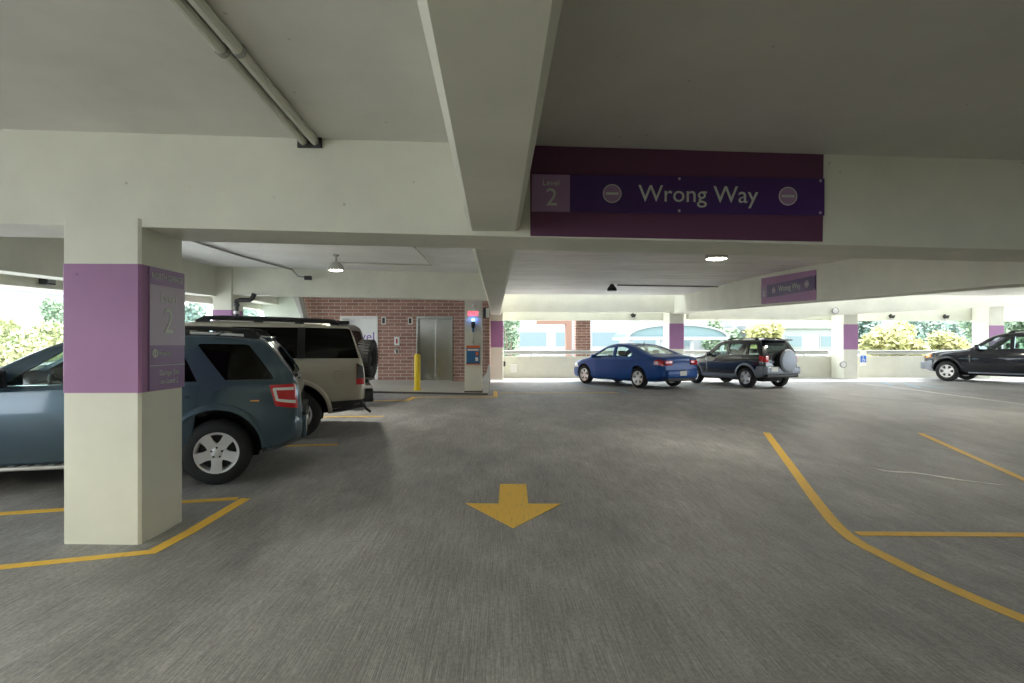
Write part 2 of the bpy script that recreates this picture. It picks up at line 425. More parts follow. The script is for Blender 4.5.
for ua, ub, ta, tb in ((489, 503.3, 321, 347.3), (669.3, 684, 323.3, 349), (843.5, 858, 324, 349.5), (989, 1004, 325, 350.5)):
    xa, xb = aty(ua, 345, YF).x, aty(ub, 345, YF).x
    column(xa, xb, YF-.02, YF+.85, 4.3, (zat(tb, YF), zat(ta, YF)), front=True)
# parapets and guard rails
def parapet(name, x0, x1, y0, y1, zt):
    bm = bmesh.new(); sbox(bm, x0, x1, y0, y1, -.3, zt, 1, 1); return struct(finish(bm, name, M['white']))
parapet('trim_2', .0, 27, 23.5, 23.72, zat(356.3, 23.5))
parapet('trim_3', -8.05, -7.78, -10, 23.7, .95)
def guard_rail(p0, p1, posts, label):
    t = thing('guard_rail', label, 'railing', (p0+p1)/2, 0, 'steel guard rails on the parapets')
    o = (p0+p1)/2; d = (p1-p0).normalized(); s = Vector((-d.y, d.x, 0))
    bm = bmesh.new()
    for k in (-.045, .045): tube(bm, [p0-o+Vector((0, 0, k)), p1-o+Vector((0, 0, k))], .042, 8)
    finish(bm, 'rail', M['steel2'], t, True)
    for k in range(posts):
        q = p0+(p1-p0)*((k+.5)/posts)-o; b = bmesh.new()
        tube(b, [q+Vector((0, 0, -.30)), q+Vector((0, 0, .0))], .025, 8); finish(b, 'post', M['steel2'], t, True)
    return t
rz_ = zat(352.3, 23.6)
for a, b, lab in ((.32, 7.2, 'steel guard rail on the parapet behind the bright blue sedan'),
                  (7.75, 14.0, 'steel guard rail on the parapet behind the dark compact SUV with spare wheel'),
                  (14.7, 20.1, 'steel guard rail on the parapet in front of the yellow tree at right')):
    guard_rail(Vector((a, 23.6, rz_)), Vector((b, 23.6, rz_)), 3, lab)
guard_rail(Vector((-7.9, 5.3, 1.13)), Vector((-7.9, 14.4, 1.13)), 4, 'steel guard rail on the left parapet beyond the steel blue SUV')
# unseen walls behind and beside the camera, extended to block daylight on the right
bm = bmesh.new(); box(bm, -5.6, 9.2, -10.2, -9.9, -.4, 4.7); struct(finish(bm, 'wall_back', M['white']))
bm = bmesh.new(); box(bm, 9.2, 9.45, -10, 4.5, -.4, 4.7); box(bm, 14, 14.25, 4.5, 11.0, -.4, 4.7); box(bm, 9.2, 14.25, 4.5, 4.56, -.4, 4.7); struct(finish(bm, 'wall_right', M['white']))

# ---------------------------------------------------------------- elevator lobby
EY = 19.2
def ex(u): return aty(u, 345, EY).x
ez = lambda v: zat(v, EY)
wx0, wx1 = ex(303), ex(489.5)
d1 = (ex(416.5), ex(453)); d2 = (ex(340), ex(378)); dt = ez(316.2)
bm = bmesh.new()
for a, b, z0 in ((wx0, d2[0], 0), (d2[0], d2[1], dt), (d2[1], d1[0], 0), (d1[0], d1[1], dt), (d1[1], wx1, 0)):
    box(bm, a, b, EY, EY+.3, z0, 4.6)
box(bm, wx1-.3, wx1, EY+.3, 22.7, 0, 4.6)
struct(finish(bm, 'wall_elevator', M['brick']))
def sw(x, y): return fz(x, 15.8)+.055+(y-15.8)*.026
bm = bmesh.new()
sbox(bm, wx0-1.2, ex(489.5), 15.8, EY+.3, 0, sw, 6, 2)
walk = struct(finish(bm, 'trim_4', M['kerb']))
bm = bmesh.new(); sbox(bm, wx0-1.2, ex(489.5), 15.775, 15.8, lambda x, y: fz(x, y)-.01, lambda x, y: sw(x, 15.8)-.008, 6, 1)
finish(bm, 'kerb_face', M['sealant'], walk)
def elevator(n, dx, steel):
    x0, x1 = dx; zb = sw((x0+x1)/2, EY)
    f = bmesh.new(); w = .07
    box(f, x0, x0+w, EY-.03, EY+.25, zb, dt, .008); box(f, x1-w, x1, EY-.03, EY+.25, zb, dt, .008); box(f, x0+w, x1-w, EY-.03, EY+.25, dt-.09, dt, .008)
    o = struct(finish(f, f'door_{n}', M['steel' if steel else 'plain']))
    xm = (x0+x1)/2
    for a, b in ((x0+w, xm-.003), (xm+.003, x1-w)):
        p = bmesh.new(); box(p, a, b, EY+.12, EY+.18, zb, dt-.09); finish(p, 'door_panel', M['steel' if steel else 'doorw'], o)
    s = bmesh.new(); box(s, x0+w, x1-w, EY-.02, EY+.2, zb-.01, zb+.012); finish(s, 'sill', M['steel2'], o)
    return o
e1 = elevator(1, d1, True); e2 = elevator(2, d2, False)
text('lettering', 'Level', .44, M['vinyl'], e2, (ex(374.3), EY+.115, ez(337)), (PI/2, 0, 0), .002, 'RIGHT')
p = bmesh.new(); box(p, ex(343), ex(349), EY-.06, EY-.03, ez(324), ez(319), .01); finish(p, 'notice_plate', M['steel2'], e2)
# small wall fittings of the lobby
def plate(name, label, cat, u0, u1, v0, v1, face, mface, group=None, ins=.25, d=.03):
    xa, xb, za, zb = ex(u0), ex(u1), ez(v1), ez(v0); c = Vector(((xa+xb)/2, EY-d/2, (za+zb)/2))
    t = thing(name, label, cat, c, 0, group); w, h = (xb-xa)/2, (zb-za)/2
    b = bmesh.new(); box(b, -w, w, -d/2, d/2, -h, h, .006); finish(b, 'cover', M[mface], t)
    b = bmesh.new(); box(b, -w*(1-ins*1.6), w*(1-ins*1.6), -d/2-.012, -d/2+.002, -h*(1-ins), h*(1-ins), .005); finish(b, 'lens', M[face], t)
    return t
plate('indicator_sign', 'black arrival indicator on white plate above right of the white elevator', 'indicator', 381.5, 386, 317, 324.5, 'black', 'plain', 'elevator arrival indicators')
plate('indicator_sign', 'black arrival indicator on white plate beside the steel elevator door', 'indicator', 408, 412.5, 317.5, 324.5, 'black', 'plain', 'elevator arrival indicators')
plate('notice_sign', 'small white notice with red mark on brick between the elevators', 'notice', 394.3, 399.6, 337, 345.3, 'red', 'plain', None, .45)
plate('call_button_switch', 'small steel call button plate on brick below the white notice', 'call button', 394.8, 398.8, 348.5, 353.5, 'steel', 'steel2')
# bollard
bp = aty(417.3, 392, 16.15); t = thing('bollard', 'yellow steel bollard on the kerb before the steel elevator door', 'bollard', (bp.x, 16.15, sw(bp.x, 16.15)))
b = bmesh.new(); hz = zat(353.8, 16.15)-sw(bp.x, 16.15); lathe(b, [(0, 0), (.088, 0), (.088, hz-.06), (.075, hz-.02), (.045, hz), (0, hz+.004)], 'z', 20); finish(b, 'post', M['yellow'], t, True)
b = bmesh.new(); lathe(b, [(0, 0), (.13, 0), (.13, .012), (.09, .02), (0, .02)], 'z', 20); finish(b, 'base_plate', M['yellow'], t)
# emergency column
qx0, qx1 = aty(464.6, 345, 15.85).x, aty(481.9, 345, 15.85).x
bm = bmesh.new(); sbox(bm, qx0, qx1, 15.86, 16.36, 0, 4.4); ecol = struct(finish(bm, 'concrete_column', M['white']))
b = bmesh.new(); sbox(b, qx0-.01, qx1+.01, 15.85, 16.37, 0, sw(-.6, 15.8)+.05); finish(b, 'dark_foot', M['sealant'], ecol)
def cx_(u): return aty(u, 345, 15.85).x
cz_ = lambda v: zat(v, 15.85)
def onbox(name, label, cat, u0, u1, v0, v1, m, d=.06):
    c = Vector(((cx_(u0)+cx_(u1))/2, 15.85, (cz_(v0)+cz_(v1))/2)); w, h = (cx_(u1)-cx_(u0))/2, (cz_(v0)-cz_(v1))/2
    t = thing(name, label, cat, c); b = bmesh.new(); box(b, -w, w, -d, .01, -h, h, .008); finish(b, 'housing', M[m], t); return t, w, h, d
t, w, h, d = onbox('exit_sign', 'lit red exit sign at the top of the kerbside column', 'exit sign', 467.7, 480.3, 310.3, 317.8, 'exitface', .07)
text('lettering', 'EXIT', .155, M['exitred'], t, (-.02, -d-.004, 0), (PI/2, 0, 0), .003, sx=.92)
b = bmesh.new(); box(b, -.02, .02, -.05, .0, h, h+.10, .005); finish(b, 'mount', M['plain'], t)
b = bmesh.new(); lathe(b, [(0, -.03), (.04, -.02), (.05, .02), (.03, .05), (0, .06)], 'z', 14, (0, -.06, h+.12)); finish(b, 'emergency_light_head', M['plain'], t, True)
c = Vector((cx_(473.3), 15.85, cz_(325))); t = thing('emergency_beacon', 'blue emergency beacon with black housing under the exit sign', 'beacon', c)
b = bmesh.new(); lathe(b, [(0, .17), (.035, .165), (.05, .13), (.05, .10), (0, .10)], 'z', 18, (0, -.10, 0)); finish(b, 'lamp', M['bluelamp'], t, True)
b = bmesh.new(); lathe(b, [(0, .10), (.055, .10), (.06, .03), (.05, -.06), (.035, -.10), (0, -.10)], 'z', 18, (0, -.10, 0)); finish(b, 'housing', M['black'], t, True)
b = bmesh.new(); lathe(b, [(0, -.10), (.03, -.10), (.03, -.20), (0, -.20)], 'z', 14, (0, -.10, 0)); finish(b, 'collar', M['bluebox'], t, True)
b = bmesh.new(); tube(b, [(0, -.10, -.2), (0, -.09, -.45), (0, -.02, -.50), (0, 0, -.5)], .013, 8); finish(b, 'conduit', M['conduit'], t, True)
b = bmesh.new(); box(b, -.03, .03, -.06, .012, -.03, .03, .005); finish(b, 'bracket', M['black'], t)
t, w, h, d = onbox('emergency_board', 'blue emergency notice board with orange header below the blue beacon', 'notice board', 466.5, 479.8, 345.5, 363.5, 'bluebox', .05)
b = bmesh.new(); box(b, -w-.004, w+.004, -d-.006, -d+.004, h*.72, h); finish(b, 'header', M['orange'], t)
b = bmesh.new(); box(b, -w*.85, w*.85, -d-.009, -d, h*.42, h*.62); finish(b, 'white_strip', M['plain'], t)
b = bmesh.new(); box(b, w*.35, w*.75, -d-.009, -d, -h*.72, -h*.3); finish(b, 'white_square', M['plain'], t)
b = bmesh.new(); box(b, w*.4, w*.78, -d-.009, -d, -h*.1, h*.3); finish(b, 'orange_square', M['orange'], t)
b = bmesh.new(); box(b, -w-.01, w+.01, -d-.012, 0, -h-.02, -h, .003); finish(b, 'bottom_edge', M['orange'], t)
# sign and guard on the end of the brick wall
c = Vector((wx1-.10, EY, ez(313))); t = thing('projecting_sign', 'small black and white projecting sign on brick right of the exit sign', 'sign', c)
b = bmesh.new(); box(b, -.11, -.02, -.10, 0, -.17, .17, .005); finish(b, 'housing', M['black'], t)
b = bmesh.new(); box(b, -.018, .09, -.10, 0, -.16, .16, .005); finish(b, 'face', M['plain'], t)
c = Vector((wx1-.1, EY, sw(-.3, EY))); t = thing('corner_guard', 'white corner guard at the foot of the brick wall end', 'guard', c)
b = bmesh.new()
prism(b, [(-.18, -.04, 0), (.12, -.04, 0), (.12, -.04, .55), (.06, -.04, .6), (.0, -.04, .3), (-.18, -.04, .06)], (0, .039, 0)); finish(b, 'plate', M['plain'], t)
b = bmesh.new(); box(b, .12, .128, -.04, .3, 0, .55); finish(b, 'return_plate', M['plain'], t)
# stair enclosure left of the brick wall
def q_(u, v, Y): return aty(u, v, Y)
bm = bmesh.new(); prism(bm, [q_(*p, 18.6) for p in ((256, 288), (290, 288), (302.5, 319), (302.5, 380), (272, 380), (266, 322))], (0, .25, 0))
stair = struct(finish(bm, 'wall_stair', M['green']))
bm = bmesh.new(); prism(bm, [q_(*p, 18.5) for p in ((290, 288), (296, 288), (303.3, 316), (303.3, 325), (302.3, 321))], (0, .5, 0)); finish(bm, 'sloped_soffit', M['grey'], stair)
bm = bmesh.new(); box(bm, -9.5, -7.78, 18.3, 18.5, -.2, 1.2); struct(finish(bm, 'wall_left', M['white']))
# drain pipe by the left column
def pt(u, v, Y): return aty(u, v, Y)
t = thing('drain_pipe', 'black drain pipe hanging at the purple banded column far left', 'pipe', (0, 0, 0)); P0 = pt(236.5, 340, 14.45); t.location = (P0.x, P0.y, fz(P0.x, P0.y))
def loc(v): return Vector(v)-t.location
b = bmesh.new(); tube(b, [Vector((0, 0, .003)), loc(pt(236.5, 306, 14.45))], .055, 12); finish(b, 'downpipe', M['pipe'], t, True)
b = bmesh.new(); tube(b, [loc(pt(236.5, 306, 14.45)), loc(pt(236.8, 301, 14.45)), loc(pt(241, 300, 14.45)), loc(pt(250, 300, 14.45)), loc(pt(252.5, 298, 14.45)), loc(pt(254.5, 293.5, 14.45))], .06, 12); finish(b, 'elbow', M['pipe'], t, True)
for v in (305, 312.5):
    b = bmesh.new(); q = loc(pt(236.5, v, 14.45)); tube(b, [q-Vector((0, 0, .035)), q+Vector((0, 0, .035))], .075, 12); finish(b, 'coupling', M['steel2' if v > 310 else 'pipe'], t, True)
b = bmesh.new(); q = loc(pt(236.5, 316.5, 14.45)); box(b, q.x-.17, q.x+.17, q.y-.01, q.y+.09, q.z-.012, q.z+.012); finish(b, 'strap', M['steel2'], t)

# ---------------------------------------------------------------- wrong-way signs
def wrong_way(o, ln, ht, sub, label, rot, width_field, fieldz, m=None):
    """origin at the sign's lower left corner, x runs along the sign, y points into the beam"""
    t = thing('wrong_way_sign', label, 'sign', o); t.rotation_euler = rot
    b = bmesh.new(); box(b, 0, ln, -.022, -.006, 0, ht, .003); finish(b, 'panel', M['panel'], t)
    bw = .128*ln
    b = bmesh.new(); box(b, 0, bw, -.027, -.021, 0, ht*.985); k = finish(b, 'level_square', M['box'], t)
    text('lettering', 'Level', ht*.22, M['letter'], k, (bw*.5, -.029, ht*.76), (PI/2, 0, 0))
    text('numeral', '2', ht*.66, M['letter'], k, (bw*.52, -.029, ht*.36), (PI/2, 0, 0))
    text('lettering', 'Wrong Way', ht*.635, M['letter'], t, (ln*.565, -.025, ht*.5), (PI/2, 0, 0), sx=1.0)
    for x in (ln*.271, ln*.872):
        b = bmesh.new(); lathe(b, [(0, -.026), (ht*.235, -.026), (ht*.25, -.022), (0, -.022)], 'y', 28, (x, 0, ht*.5)); d = finish(b, 'no_entry_symbol', M['box'], t)
        b = bmesh.new(); box(b, x-ht*.17, x+ht*.17, -.031, -.026, ht*.47, ht*.53); finish(b, 'bar', M['letter'], d)
        b = bmesh.new(); pr = []
        for r0, h0 in ((.225, -.027), (.225, -.030), (.25, -.030), (.25, -.027), (.225, -.027)): pr.append((ht*r0, h0))
        lathe(b, pr, 'y', 28, (x, 0, ht*.5)); finish(b, 'ring', M['letter'], d)
    for x in (ln*.50, ln*.985):
        for z in (ht*.07, ht*.93):
            b = bmesh.new(); lathe(b, [(0, -.028), (.010, -.026), (.012, -.021), (0, -.021)], 'y', 10, (x, 0, z)); finish(b, 'bolt', M['steel2'], t)
    return t
YS = 4.56
pl, pr_ = aty(531.5, 212, YS), aty(823, 216, YS)
ln = (pr_-pl).length; slope = math.atan2(pr_.z-pl.z, pr_.x-pl.x)
wrong_way(Vector((pl.x, YS, pl.z)), ln, .30, None, 'large violet Wrong Way sign on the cross beam overhead', (0, -slope, 0), None, None)
fld = [aty(*q, YS-.002) for q in ((530.3, 236), (822.5, 241.8), (823.3, 155), (530, 147.2))]
for k in (2, 3): fld[k].z = cz(fld[k].x, YS)-.004
b = bmesh.new(); prism(b, fld, (0, -.004, 0)); finish(b, 'painted_field', M['bandd'], cross)
# second sign on the left face of the right-hand beam
A, B = atx(762, 300.5, RX0), atx(816, 292, RX0)
ln2 = math.hypot(A.y-B.y, A.z-B.z); sl2 = math.atan2(B.z-A.z, A.y-B.y)
t2 = wrong_way(Vector((RX0, A.y, A.z+.05)), ln2, .125*ln2, None, 'small distant violet Wrong Way sign on the right-hand beam', (0, 0, 0), None, None)
t2.rotation_euler = Matrix(((0, -1, 0), (-1, 0, 0), (0, 0, 1))).to_euler() if False else (0, -sl2, -PI/2)
fl2 = [Vector((RX0-.002, q.y, q.z)) for q in (atx(761.5, 304.2, RX0), atx(816.5, 300, RX0), atx(816.5, 269.5, RX0), atx(761.5, 278.5, RX0))]
b = bmesh.new(); prism(b, fl2, (-.003, 0, 0)); struct(finish(b, 'trim_5', M['band']))
# level sign on the side of the near column
sy0, sy1 = 4.635, 5.145; sx = cxb+.004; zt_, zb_ = 2.262, 1.262
t = thing('level_sign', 'mauve Level 2 sign on the side of the near column', 'sign', (sx, (sy0+sy1)/2, zb_)); hw = (sy1-sy0)/2; H = zt_-zb_
b = bmesh.new(); box(b, 0, .012, -hw, hw, 0, H, .002); finish(b, 'panel', M['colpanel'], t)
b = bmesh.new(); box(b, .011, .015, -hw, hw, H*.365, H*.86); finish(b, 'level_field', M['colpanel2'], t)
R90 = (PI/2, 0, PI/2)
text('header_lettering', 'NORTH GARAGE', .068, M['letter'], t, (.0135, 0, H*.93), R90, .0015, sx=.86)
text('lettering', 'Level', .115, M['letter'], t, (.0165, 0, H*.76), R90, .0015)
text('numeral', '2', .30, M['letter'], t, (.0165, 0, H*.56), R90, .0015)
text('lettering', 'Garage Exit', .062, M['letter'], t, (.0135, .02, H*.135), R90, .0015); text('lettering', 'on Level 2', .062, M['letter'], t, (.0135, .02, H*.065), R90, .0015)
text('lettering', 'Hospital', .055, M['letter'], t, (.0135, -.05, H*.30), R90, .0015)
b = bmesh.new(); lathe(b, [(.022, .012), (.022, .015), (.034, .015), (.034, .012), (.022, .012)], 'x', 20, (0, -hw+.07, H*.30)); box(b, .012, .015, -hw+.062, -hw+.078, H*.30-.018, H*.30+.018); finish(b, 'emblem', M['letter'], t)
b = bmesh.new(); box(b, .012, .0145, -hw, hw, H*.197, H*.202); finish(b, 'rule', M['letter'], t)

# ---------------------------------------------------------------- painted markings
NM = 0
def road_mark(name, label, cat, pts, w, m='line', group=None):
    """pts are points on the deck: a strip of paint of width w follows them"""
    P = [Vector((p[0], p[1], 0)) for p in pts]; Q = []
    for a, b_ in zip(P, P[1:]):
        n = max(1, int((b_-a).length/.4)); Q += [a.lerp(b_, k/n) for k in range(n)]
    Q.append(P[-1]); L = []; R = []
    for i, p in enumerate(Q):
        d0 = (p-Q[i-1]).normalized() if i else None; d1 = (Q[i+1]-p).normalized() if i < len(Q)-1 else None
        d = (d0+d1).normalized() if d0 and d1 else (d0 or d1); n = Vector((-d.y, d.x, 0)); k = 1
        if d0 and d1: k = 1/max(.4, n.dot(Vector((-d1.y, d1.x, 0))))
        L.append(p+n*w*k/2); R.append(p-n*w*k/2)
    global NM; NM += 1
    bm = bmesh.new(); e = .003+.0005*(NM % 5)
    rows = [[bm.verts.new((q.x, q.y, fz(q.x, q.y)+h)) for q, h in ((l, .001), (l, e), (r, e), (r, .001))] for l, r in zip(L, R)]
    for a, b_ in zip(rows, rows[1:]):
        for k in range(4): bm.faces.new((a[k], a[(k+1) % 4], b_[(k+1) % 4], b_[k]))
    bm.faces.new(rows[0]); bm.faces.new(rows[-1][::-1])
    return tag(finish(bm, name, M[m]), label, cat, group)
def fl(*q): return [onfl(*p) for p in q]
G = 'painted parking lines'
road_mark('parking_line', 'yellow painted line wrapping the near white column', 'road marking', fl((-130, 578), (0, 567.5), (152, 552), (246, 498.5)), .10, group=G)
road_mark('parking_line', 'yellow painted line running behind the near white column', 'road marking', fl((-60, 519), (0, 514), (60, 510), (183, 502), (238, 498.6)), .10, group=G)
road_mark('parking_line', 'yellow stall line between the steel blue SUV and pewter SUV', 'road marking', fl((200, 449), (262, 446.3), (338, 444.8)), .10, group=G)
road_mark('parking_line', 'yellow stall line beyond the tail of the pewter SUV', 'road marking', fl((290, 418.5), (330, 417), (383.5, 416.3)), .10, group=G)
road_mark('parking_line', 'yellow stepped line along the elevator kerb, past the bollard', 'road marking', fl((320, 401.5), (375, 400.7), (407, 400.5), (414, 397.3), (495.5, 396.9), (495.5, 391.2)), .12, group=G)
def arc(p, n=10):                                     # smooth curve through deck points
    P = [onfl(*q) for q in p]; out = []
    for i in range(len(P)-1):
        a, b_, c, d = P[max(i-1, 0)], P[i], P[i+1], P[min(i+2, len(P)-1)]
        for k in range(n):
            s = k/n; out.append(.5*((2*b_)+(c-a)*s+(2*a-5*b_+4*c-d)*s*s+(3*b_-a-3*c+d)*s**3))
    return out+[P[-1]]
road_mark('aisle_line', 'long curved yellow line bounding the stalls on the right', 'road marking', arc([(766.5, 432.8), (793, 469), (818, 503), (846, 534), (900, 564), (960, 592), (1024, 619), (1120, 655)]), .115, group=G)
road_mark('parking_line', 'yellow stall line branching right from the curved line', 'road marking', fl((857, 533.8), (1024, 535), (1200, 536.5)), .10, group=G)
road_mark('parking_line', 'short slanting yellow line at the right edge behind the crack', 'road marking', fl((920, 433.4), (1024, 479.5), (1090, 509)), .10, group=G)
road_mark('stall_line', 'pale blue stall line beside the bright blue sedan', 'road marking', fl((553, 379.3), (592, 386), (632, 393)), .12, 'lineb', G)
road_mark('stall_line', 'pale blue stall line beside the dark compact SUV', 'road marking', fl((690, 386), (722, 390.3)), .12, 'lineb', G)
road_mark('stall_line', 'long pale line crossing the deck before the black SUV', 'road marking', fl((858, 383.2), (940, 393.5), (1024, 404.5), (1060, 409.5)), .14, 'linew', G)
road_mark('stall_line', 'faint yellow line across the deck before the bright blue sedan', 'road marking', fl((500, 393), (560, 392.8), (618, 392.6)), .07, 'line', G)
for k, (a, b_) in enumerate((((880, 381.5), (893, 385.5)), ((905, 383.5), (920, 388)), ((925, 385.5), (945, 388.5)))):
    road_mark('hatch_stripe', ['pale blue hatch stripe nearest the far purple banded column', 'pale blue hatch stripe, middle one in front of the parapet', 'pale blue hatch stripe beside the black SUV front wheel'][k], 'road marking', fl(a, b_), .12, 'lineb', 'blue hatch stripes')
bm = bmesh.new(); ap = [onfl(*p) for p in ((500, 484.3), (526.3, 484.3), (528.2, 504), (561.5, 504), (513.3, 528.5), (465.5, 503.5), (498.5, 504))]
prism(bm, [(p.x, p.y, fz(p.x, p.y)+.001) for p in ap], (0, 0, .004)); tag(finish(bm, 'painted_arrow', M['line']), 'yellow arrow painted on the deck, pointing at the camera', 'road marking')
# pale repair crack
bm = bmesh.new(); cr = arc([(873, 468), (890, 471.5), (915, 473), (945, 477.5), (975, 482), (1010, 486)], 6); wd = [2.9*w for w in [.10, .16, .12, .05, .025, .03, .02, .03, .025, .03, .02, .02, .03, .05, .03, .05, .09, .05, .08, .04, .06, .03, .02, .03, .02, .015, .02, .02, .015, .01, .01]]
rows = []
for p, w in zip(cr, wd): rows.append([bm.verts.new((p.x+dx*w*.25, p.y+dy*w*.55, fz(p.x, p.y)+h)) for dx, dy, h in ((-.3, 1, 0), (-.3, 1, .003), (.3, -1, .003), (.3, -1, 0))])
for a, b_ in zip(rows, rows[1:]):
    for k in range(4): bm.faces.new((a[k], a[(k+1) % 4], b_[(k+1) % 4], b_[k]))
tag(finish(bm, 'crack_filler', M['plain']), 'thin white crack filler streak on the deck at right', 'crack')

# ---------------------------------------------------------------- ceiling conduits and lamps
ca, cb = aty(310, 144, 4.55), aty(190, 0, 4.55)
cxm = ca.x
for k, (dx, lab) in enumerate(((-.045, 'left pipe of the painted conduit pair on the near ceiling'), (.045, 'right pipe of the painted conduit pair on the near ceiling'))):
    t = thing('ceiling_conduit', lab, 'conduit', (cxm+dx, 0, cz(cxm, 0)), 0, 'paired ceiling conduits')
    z0 = cz(cxm, 0); b = bmesh.new(); tube(b, [(0, y, cz(cxm, y)-z0-.033) for y in (-6, -2, 1, 3, 4.53)], .032, 10); finish(b, 'pipe', M['conduit'], t, True)
    for y in (1.2, 2.2, 3.2):
        b = bmesh.new(); z = cz(cxm, y)-z0; tube(b, [(0, y-.02, z-.033), (0, y+.02, z-.033)], .038, 10); finish(b, 'strap', M['conduitd'], t, True)
    b = bmesh.new(); z = cz(cxm, 4.55)-z0-.04; box(b, -.05, .05, 4.53, 4.555, z-.04, z+.04, .004); finish(b, 'end_fitting', M['black'], t)
def onceil(u, v, d=.03):
    r = ray(u, v); lo, hi = 5.2, 40
    for _ in range(50):
        m = (lo+hi)/2
        if CZ+r[2]*m < cz(r[0]*m, r[1]*m)-d: lo = m
        else: hi = m
    return Vector((r[0]*lo, r[1]*lo, cz(r[0]*lo, r[1]*lo)-d))
def conduit(label, pts, r=.018, m='conduitd', box_at=None):
    o = pts[0].copy(); t = thing('ceiling_conduit', label, 'conduit', o); b = bmesh.new()
    tube(b, [p-o for p in pts], r, 8); finish(b, 'pipe', M[m], t, True)
    if box_at is not None:
        q = pts[box_at]-o; b = bmesh.new(); box(b, q.x-.08, q.x+.08, q.y-.06, q.y+.06, q.z-.05, q.z+.05, .008); finish(b, 'junction_box', M['black'], t)
conduit('dark conduit slanting across the left ceiling to a black box', [onceil(170, 233), onceil(195, 241.5), onceil(245, 257), onceil(292, 269.5), aty(298, 276, 14.4), aty(308, 278, 14.4)], .022, 'conduitd', 5)
conduit('thin conduit running right from the lit lamp in the left bay', [onceil(340, 262.5), onceil(400, 264.5), onceil(432, 265.3), onceil(415, 247.5)], .016, 'conduit')
conduit('thin conduit running right from the dark lamp on the far ceiling', [onceil(617, 285.2), onceil(660, 285.9), onceil(718, 286.8)], .022, 'conduitd')
def lamp(label, p, r, lit, drop, hh=.16, power=0, tint=(1, .96, .82)):
    if power:                               # the lamp's own downward beam
        L = bpy.data.lights.new('lamp_beam', 'SPOT'); L.energy = power; L.color = tint; L.spot_size = math.radians(168); L.spot_blend = .35; L.shadow_soft_size = r*.8
        lo = bpy.data.objects.new('lamp_beam', L); COL.objects.link(lo)
    t = thing('pendant_lamp', label, 'ceiling lamp', p, 0, 'ceiling lamps')
    if power: lo.parent = t; lo.location = (0, 0, -.05)
    b = bmesh.new(); lathe(b, [(0, drop), (.06, drop), (.06, drop-.03), (.022, drop-.035), (.022, hh), (0, hh)], 'z', 16); finish(b, 'stem', M['housing' if lit else 'black'], t, True)
    b = bmesh.new(); lathe(b, [(0, hh+.01), (r*.45, hh+.01), (r*.9, hh*.55), (r, hh*.35), (r, .0), (r*.9, .0), (r*.86, .03), (0, .03)], 'z', 24); finish(b, 'housing', M['housing' if lit else 'black'], t, True)
    b = bmesh.new(); lathe(b, [(0, -.012), (r*.6, -.008), (r*.84, .01), (r*.84, .025), (0, .025)], 'z', 24); finish(b, 'lens', M['lens' if lit else 'lensoff'], t, True)
q = aty(336, 270.5, 11.6); lamp('lit round lamp hanging in the left bay before the elevators', q, .155, True, cz(q.x, q.y)-q.z-.002, power=80)
q = aty(716.5, 259, 8.8); lamp('lit round lamp just beyond the large overhead sign', q, .17, True, cz(q.x, q.y)-q.z-.002, .2, 45)
q = aty(612, 290.8, 17.4); lamp('dark unlit round lamp on the far ceiling above the sedan', q, .145, False, cz(q.x, q.y)-q.z-.002)
for k, (x, y) in enumerate(((-3.6, -.6), (-2.6, -5.5))):
    lamp(['lit round lamp over the aisle just behind the viewpoint', 'lit round lamp further back over the aisle behind the viewpoint'][k], Vector((x, y, cz(x, y)-.42)), .17, True, .415, power=(175, 150)[k], tint=(1, .95, .68))
for k, y in enumerate((12.0, 17.2)):  # hidden lamps added to brighten the far right bay
    lamp(['unseen fill lamp added behind the right-hand beam, nearer one', 'unseen fill lamp added behind the right-hand beam, farther one'][k], Vector((10.6, y, cz(10.6, y)-.42)), .17, True, .415, power=(75, 80)[k])
# fittings on the far facade
def flood(label, u, v, Y=YF-.02):
    q = aty(u, v, Y); t = thing('spotlight', label, 'wall light', q, 0, 'wall lights on the far column')
    b = bmesh.new(); lathe(b, [(0, 0), (.07, 0), (.07, -.05), (.12, -.09), (.13, -.17), (0, -.17)], 'y', 18); finish(b, 'housing', M['floodgrey'], t, True)
    b = bmesh.new(); lathe(b, [(0, -.18), (.10, -.175), (.11, -.165), (0, -.165)], 'y', 18); finish(b, 'lens', M['plain'], t, True)
cxl = 834
xa_ = aty(843.5, 345, YF).x
flood('upper grey wall light on the white beam beside the far column top', 833, 311, YI); flood('lower grey wall light low on the far column, left of the accessible sign', 841, 364.5)
def bird(label, u, v, Y=23.46):
    q = aty(u, v, Y); t = thing('facade_light', label, 'small light', q, 0, 'small dark lights under the facade edge')
    b = bmesh.new(); prism(b, [(-.11, 0, .07), (.11, 0, .07), (.05, 0, -.06), (-.05, 0, -.06)], (0, -.12, 0)); finish(b, 'hood', M['rimdark'], t)
    b = bmesh.new(); box(b, -.03, .03, -.02, .05, .05, .12, .004); finish(b, 'bracket', M['rimdark'], t)
    b = bmesh.new(); box(b, -.045, .045, -.11, -.01, -.068, -.058); finish(b, 'lens', M['plain'], t)
bird('small dark facade light above the roof of the bright blue sedan', 633, 316); bird('small dark facade light above the yellow tree, left one', 891, 317); bird('small dark facade light right of the yellow tree', 945, 317.2)
t = thing('facade_light', 'dark square facade light left of the near column', 'small light', atx(43, 279, -7.72)+Vector((.02, 0, 0)), 0, 'small dark lights under the facade edge')
b = bmesh.new(); box(b, -.02, .12, -.10, .10, -.10, .09, .01); finish(b, 'hood', M['rimdark'], t)
b = bmesh.new(); box(b, .118, .125, -.08, .08, -.07, .06); finish(b, 'lens', M['lensoff'], t)
c = aty(863, 358, 23.48); t = thing('accessible_sign', 'small blue and white accessible parking sign on the parapet', 'sign', c)
b = bmesh.new(); box(b, -.14, .14, -.02, 0, -.33, .33, .005); finish(b, 'plate', M['plain'], t)
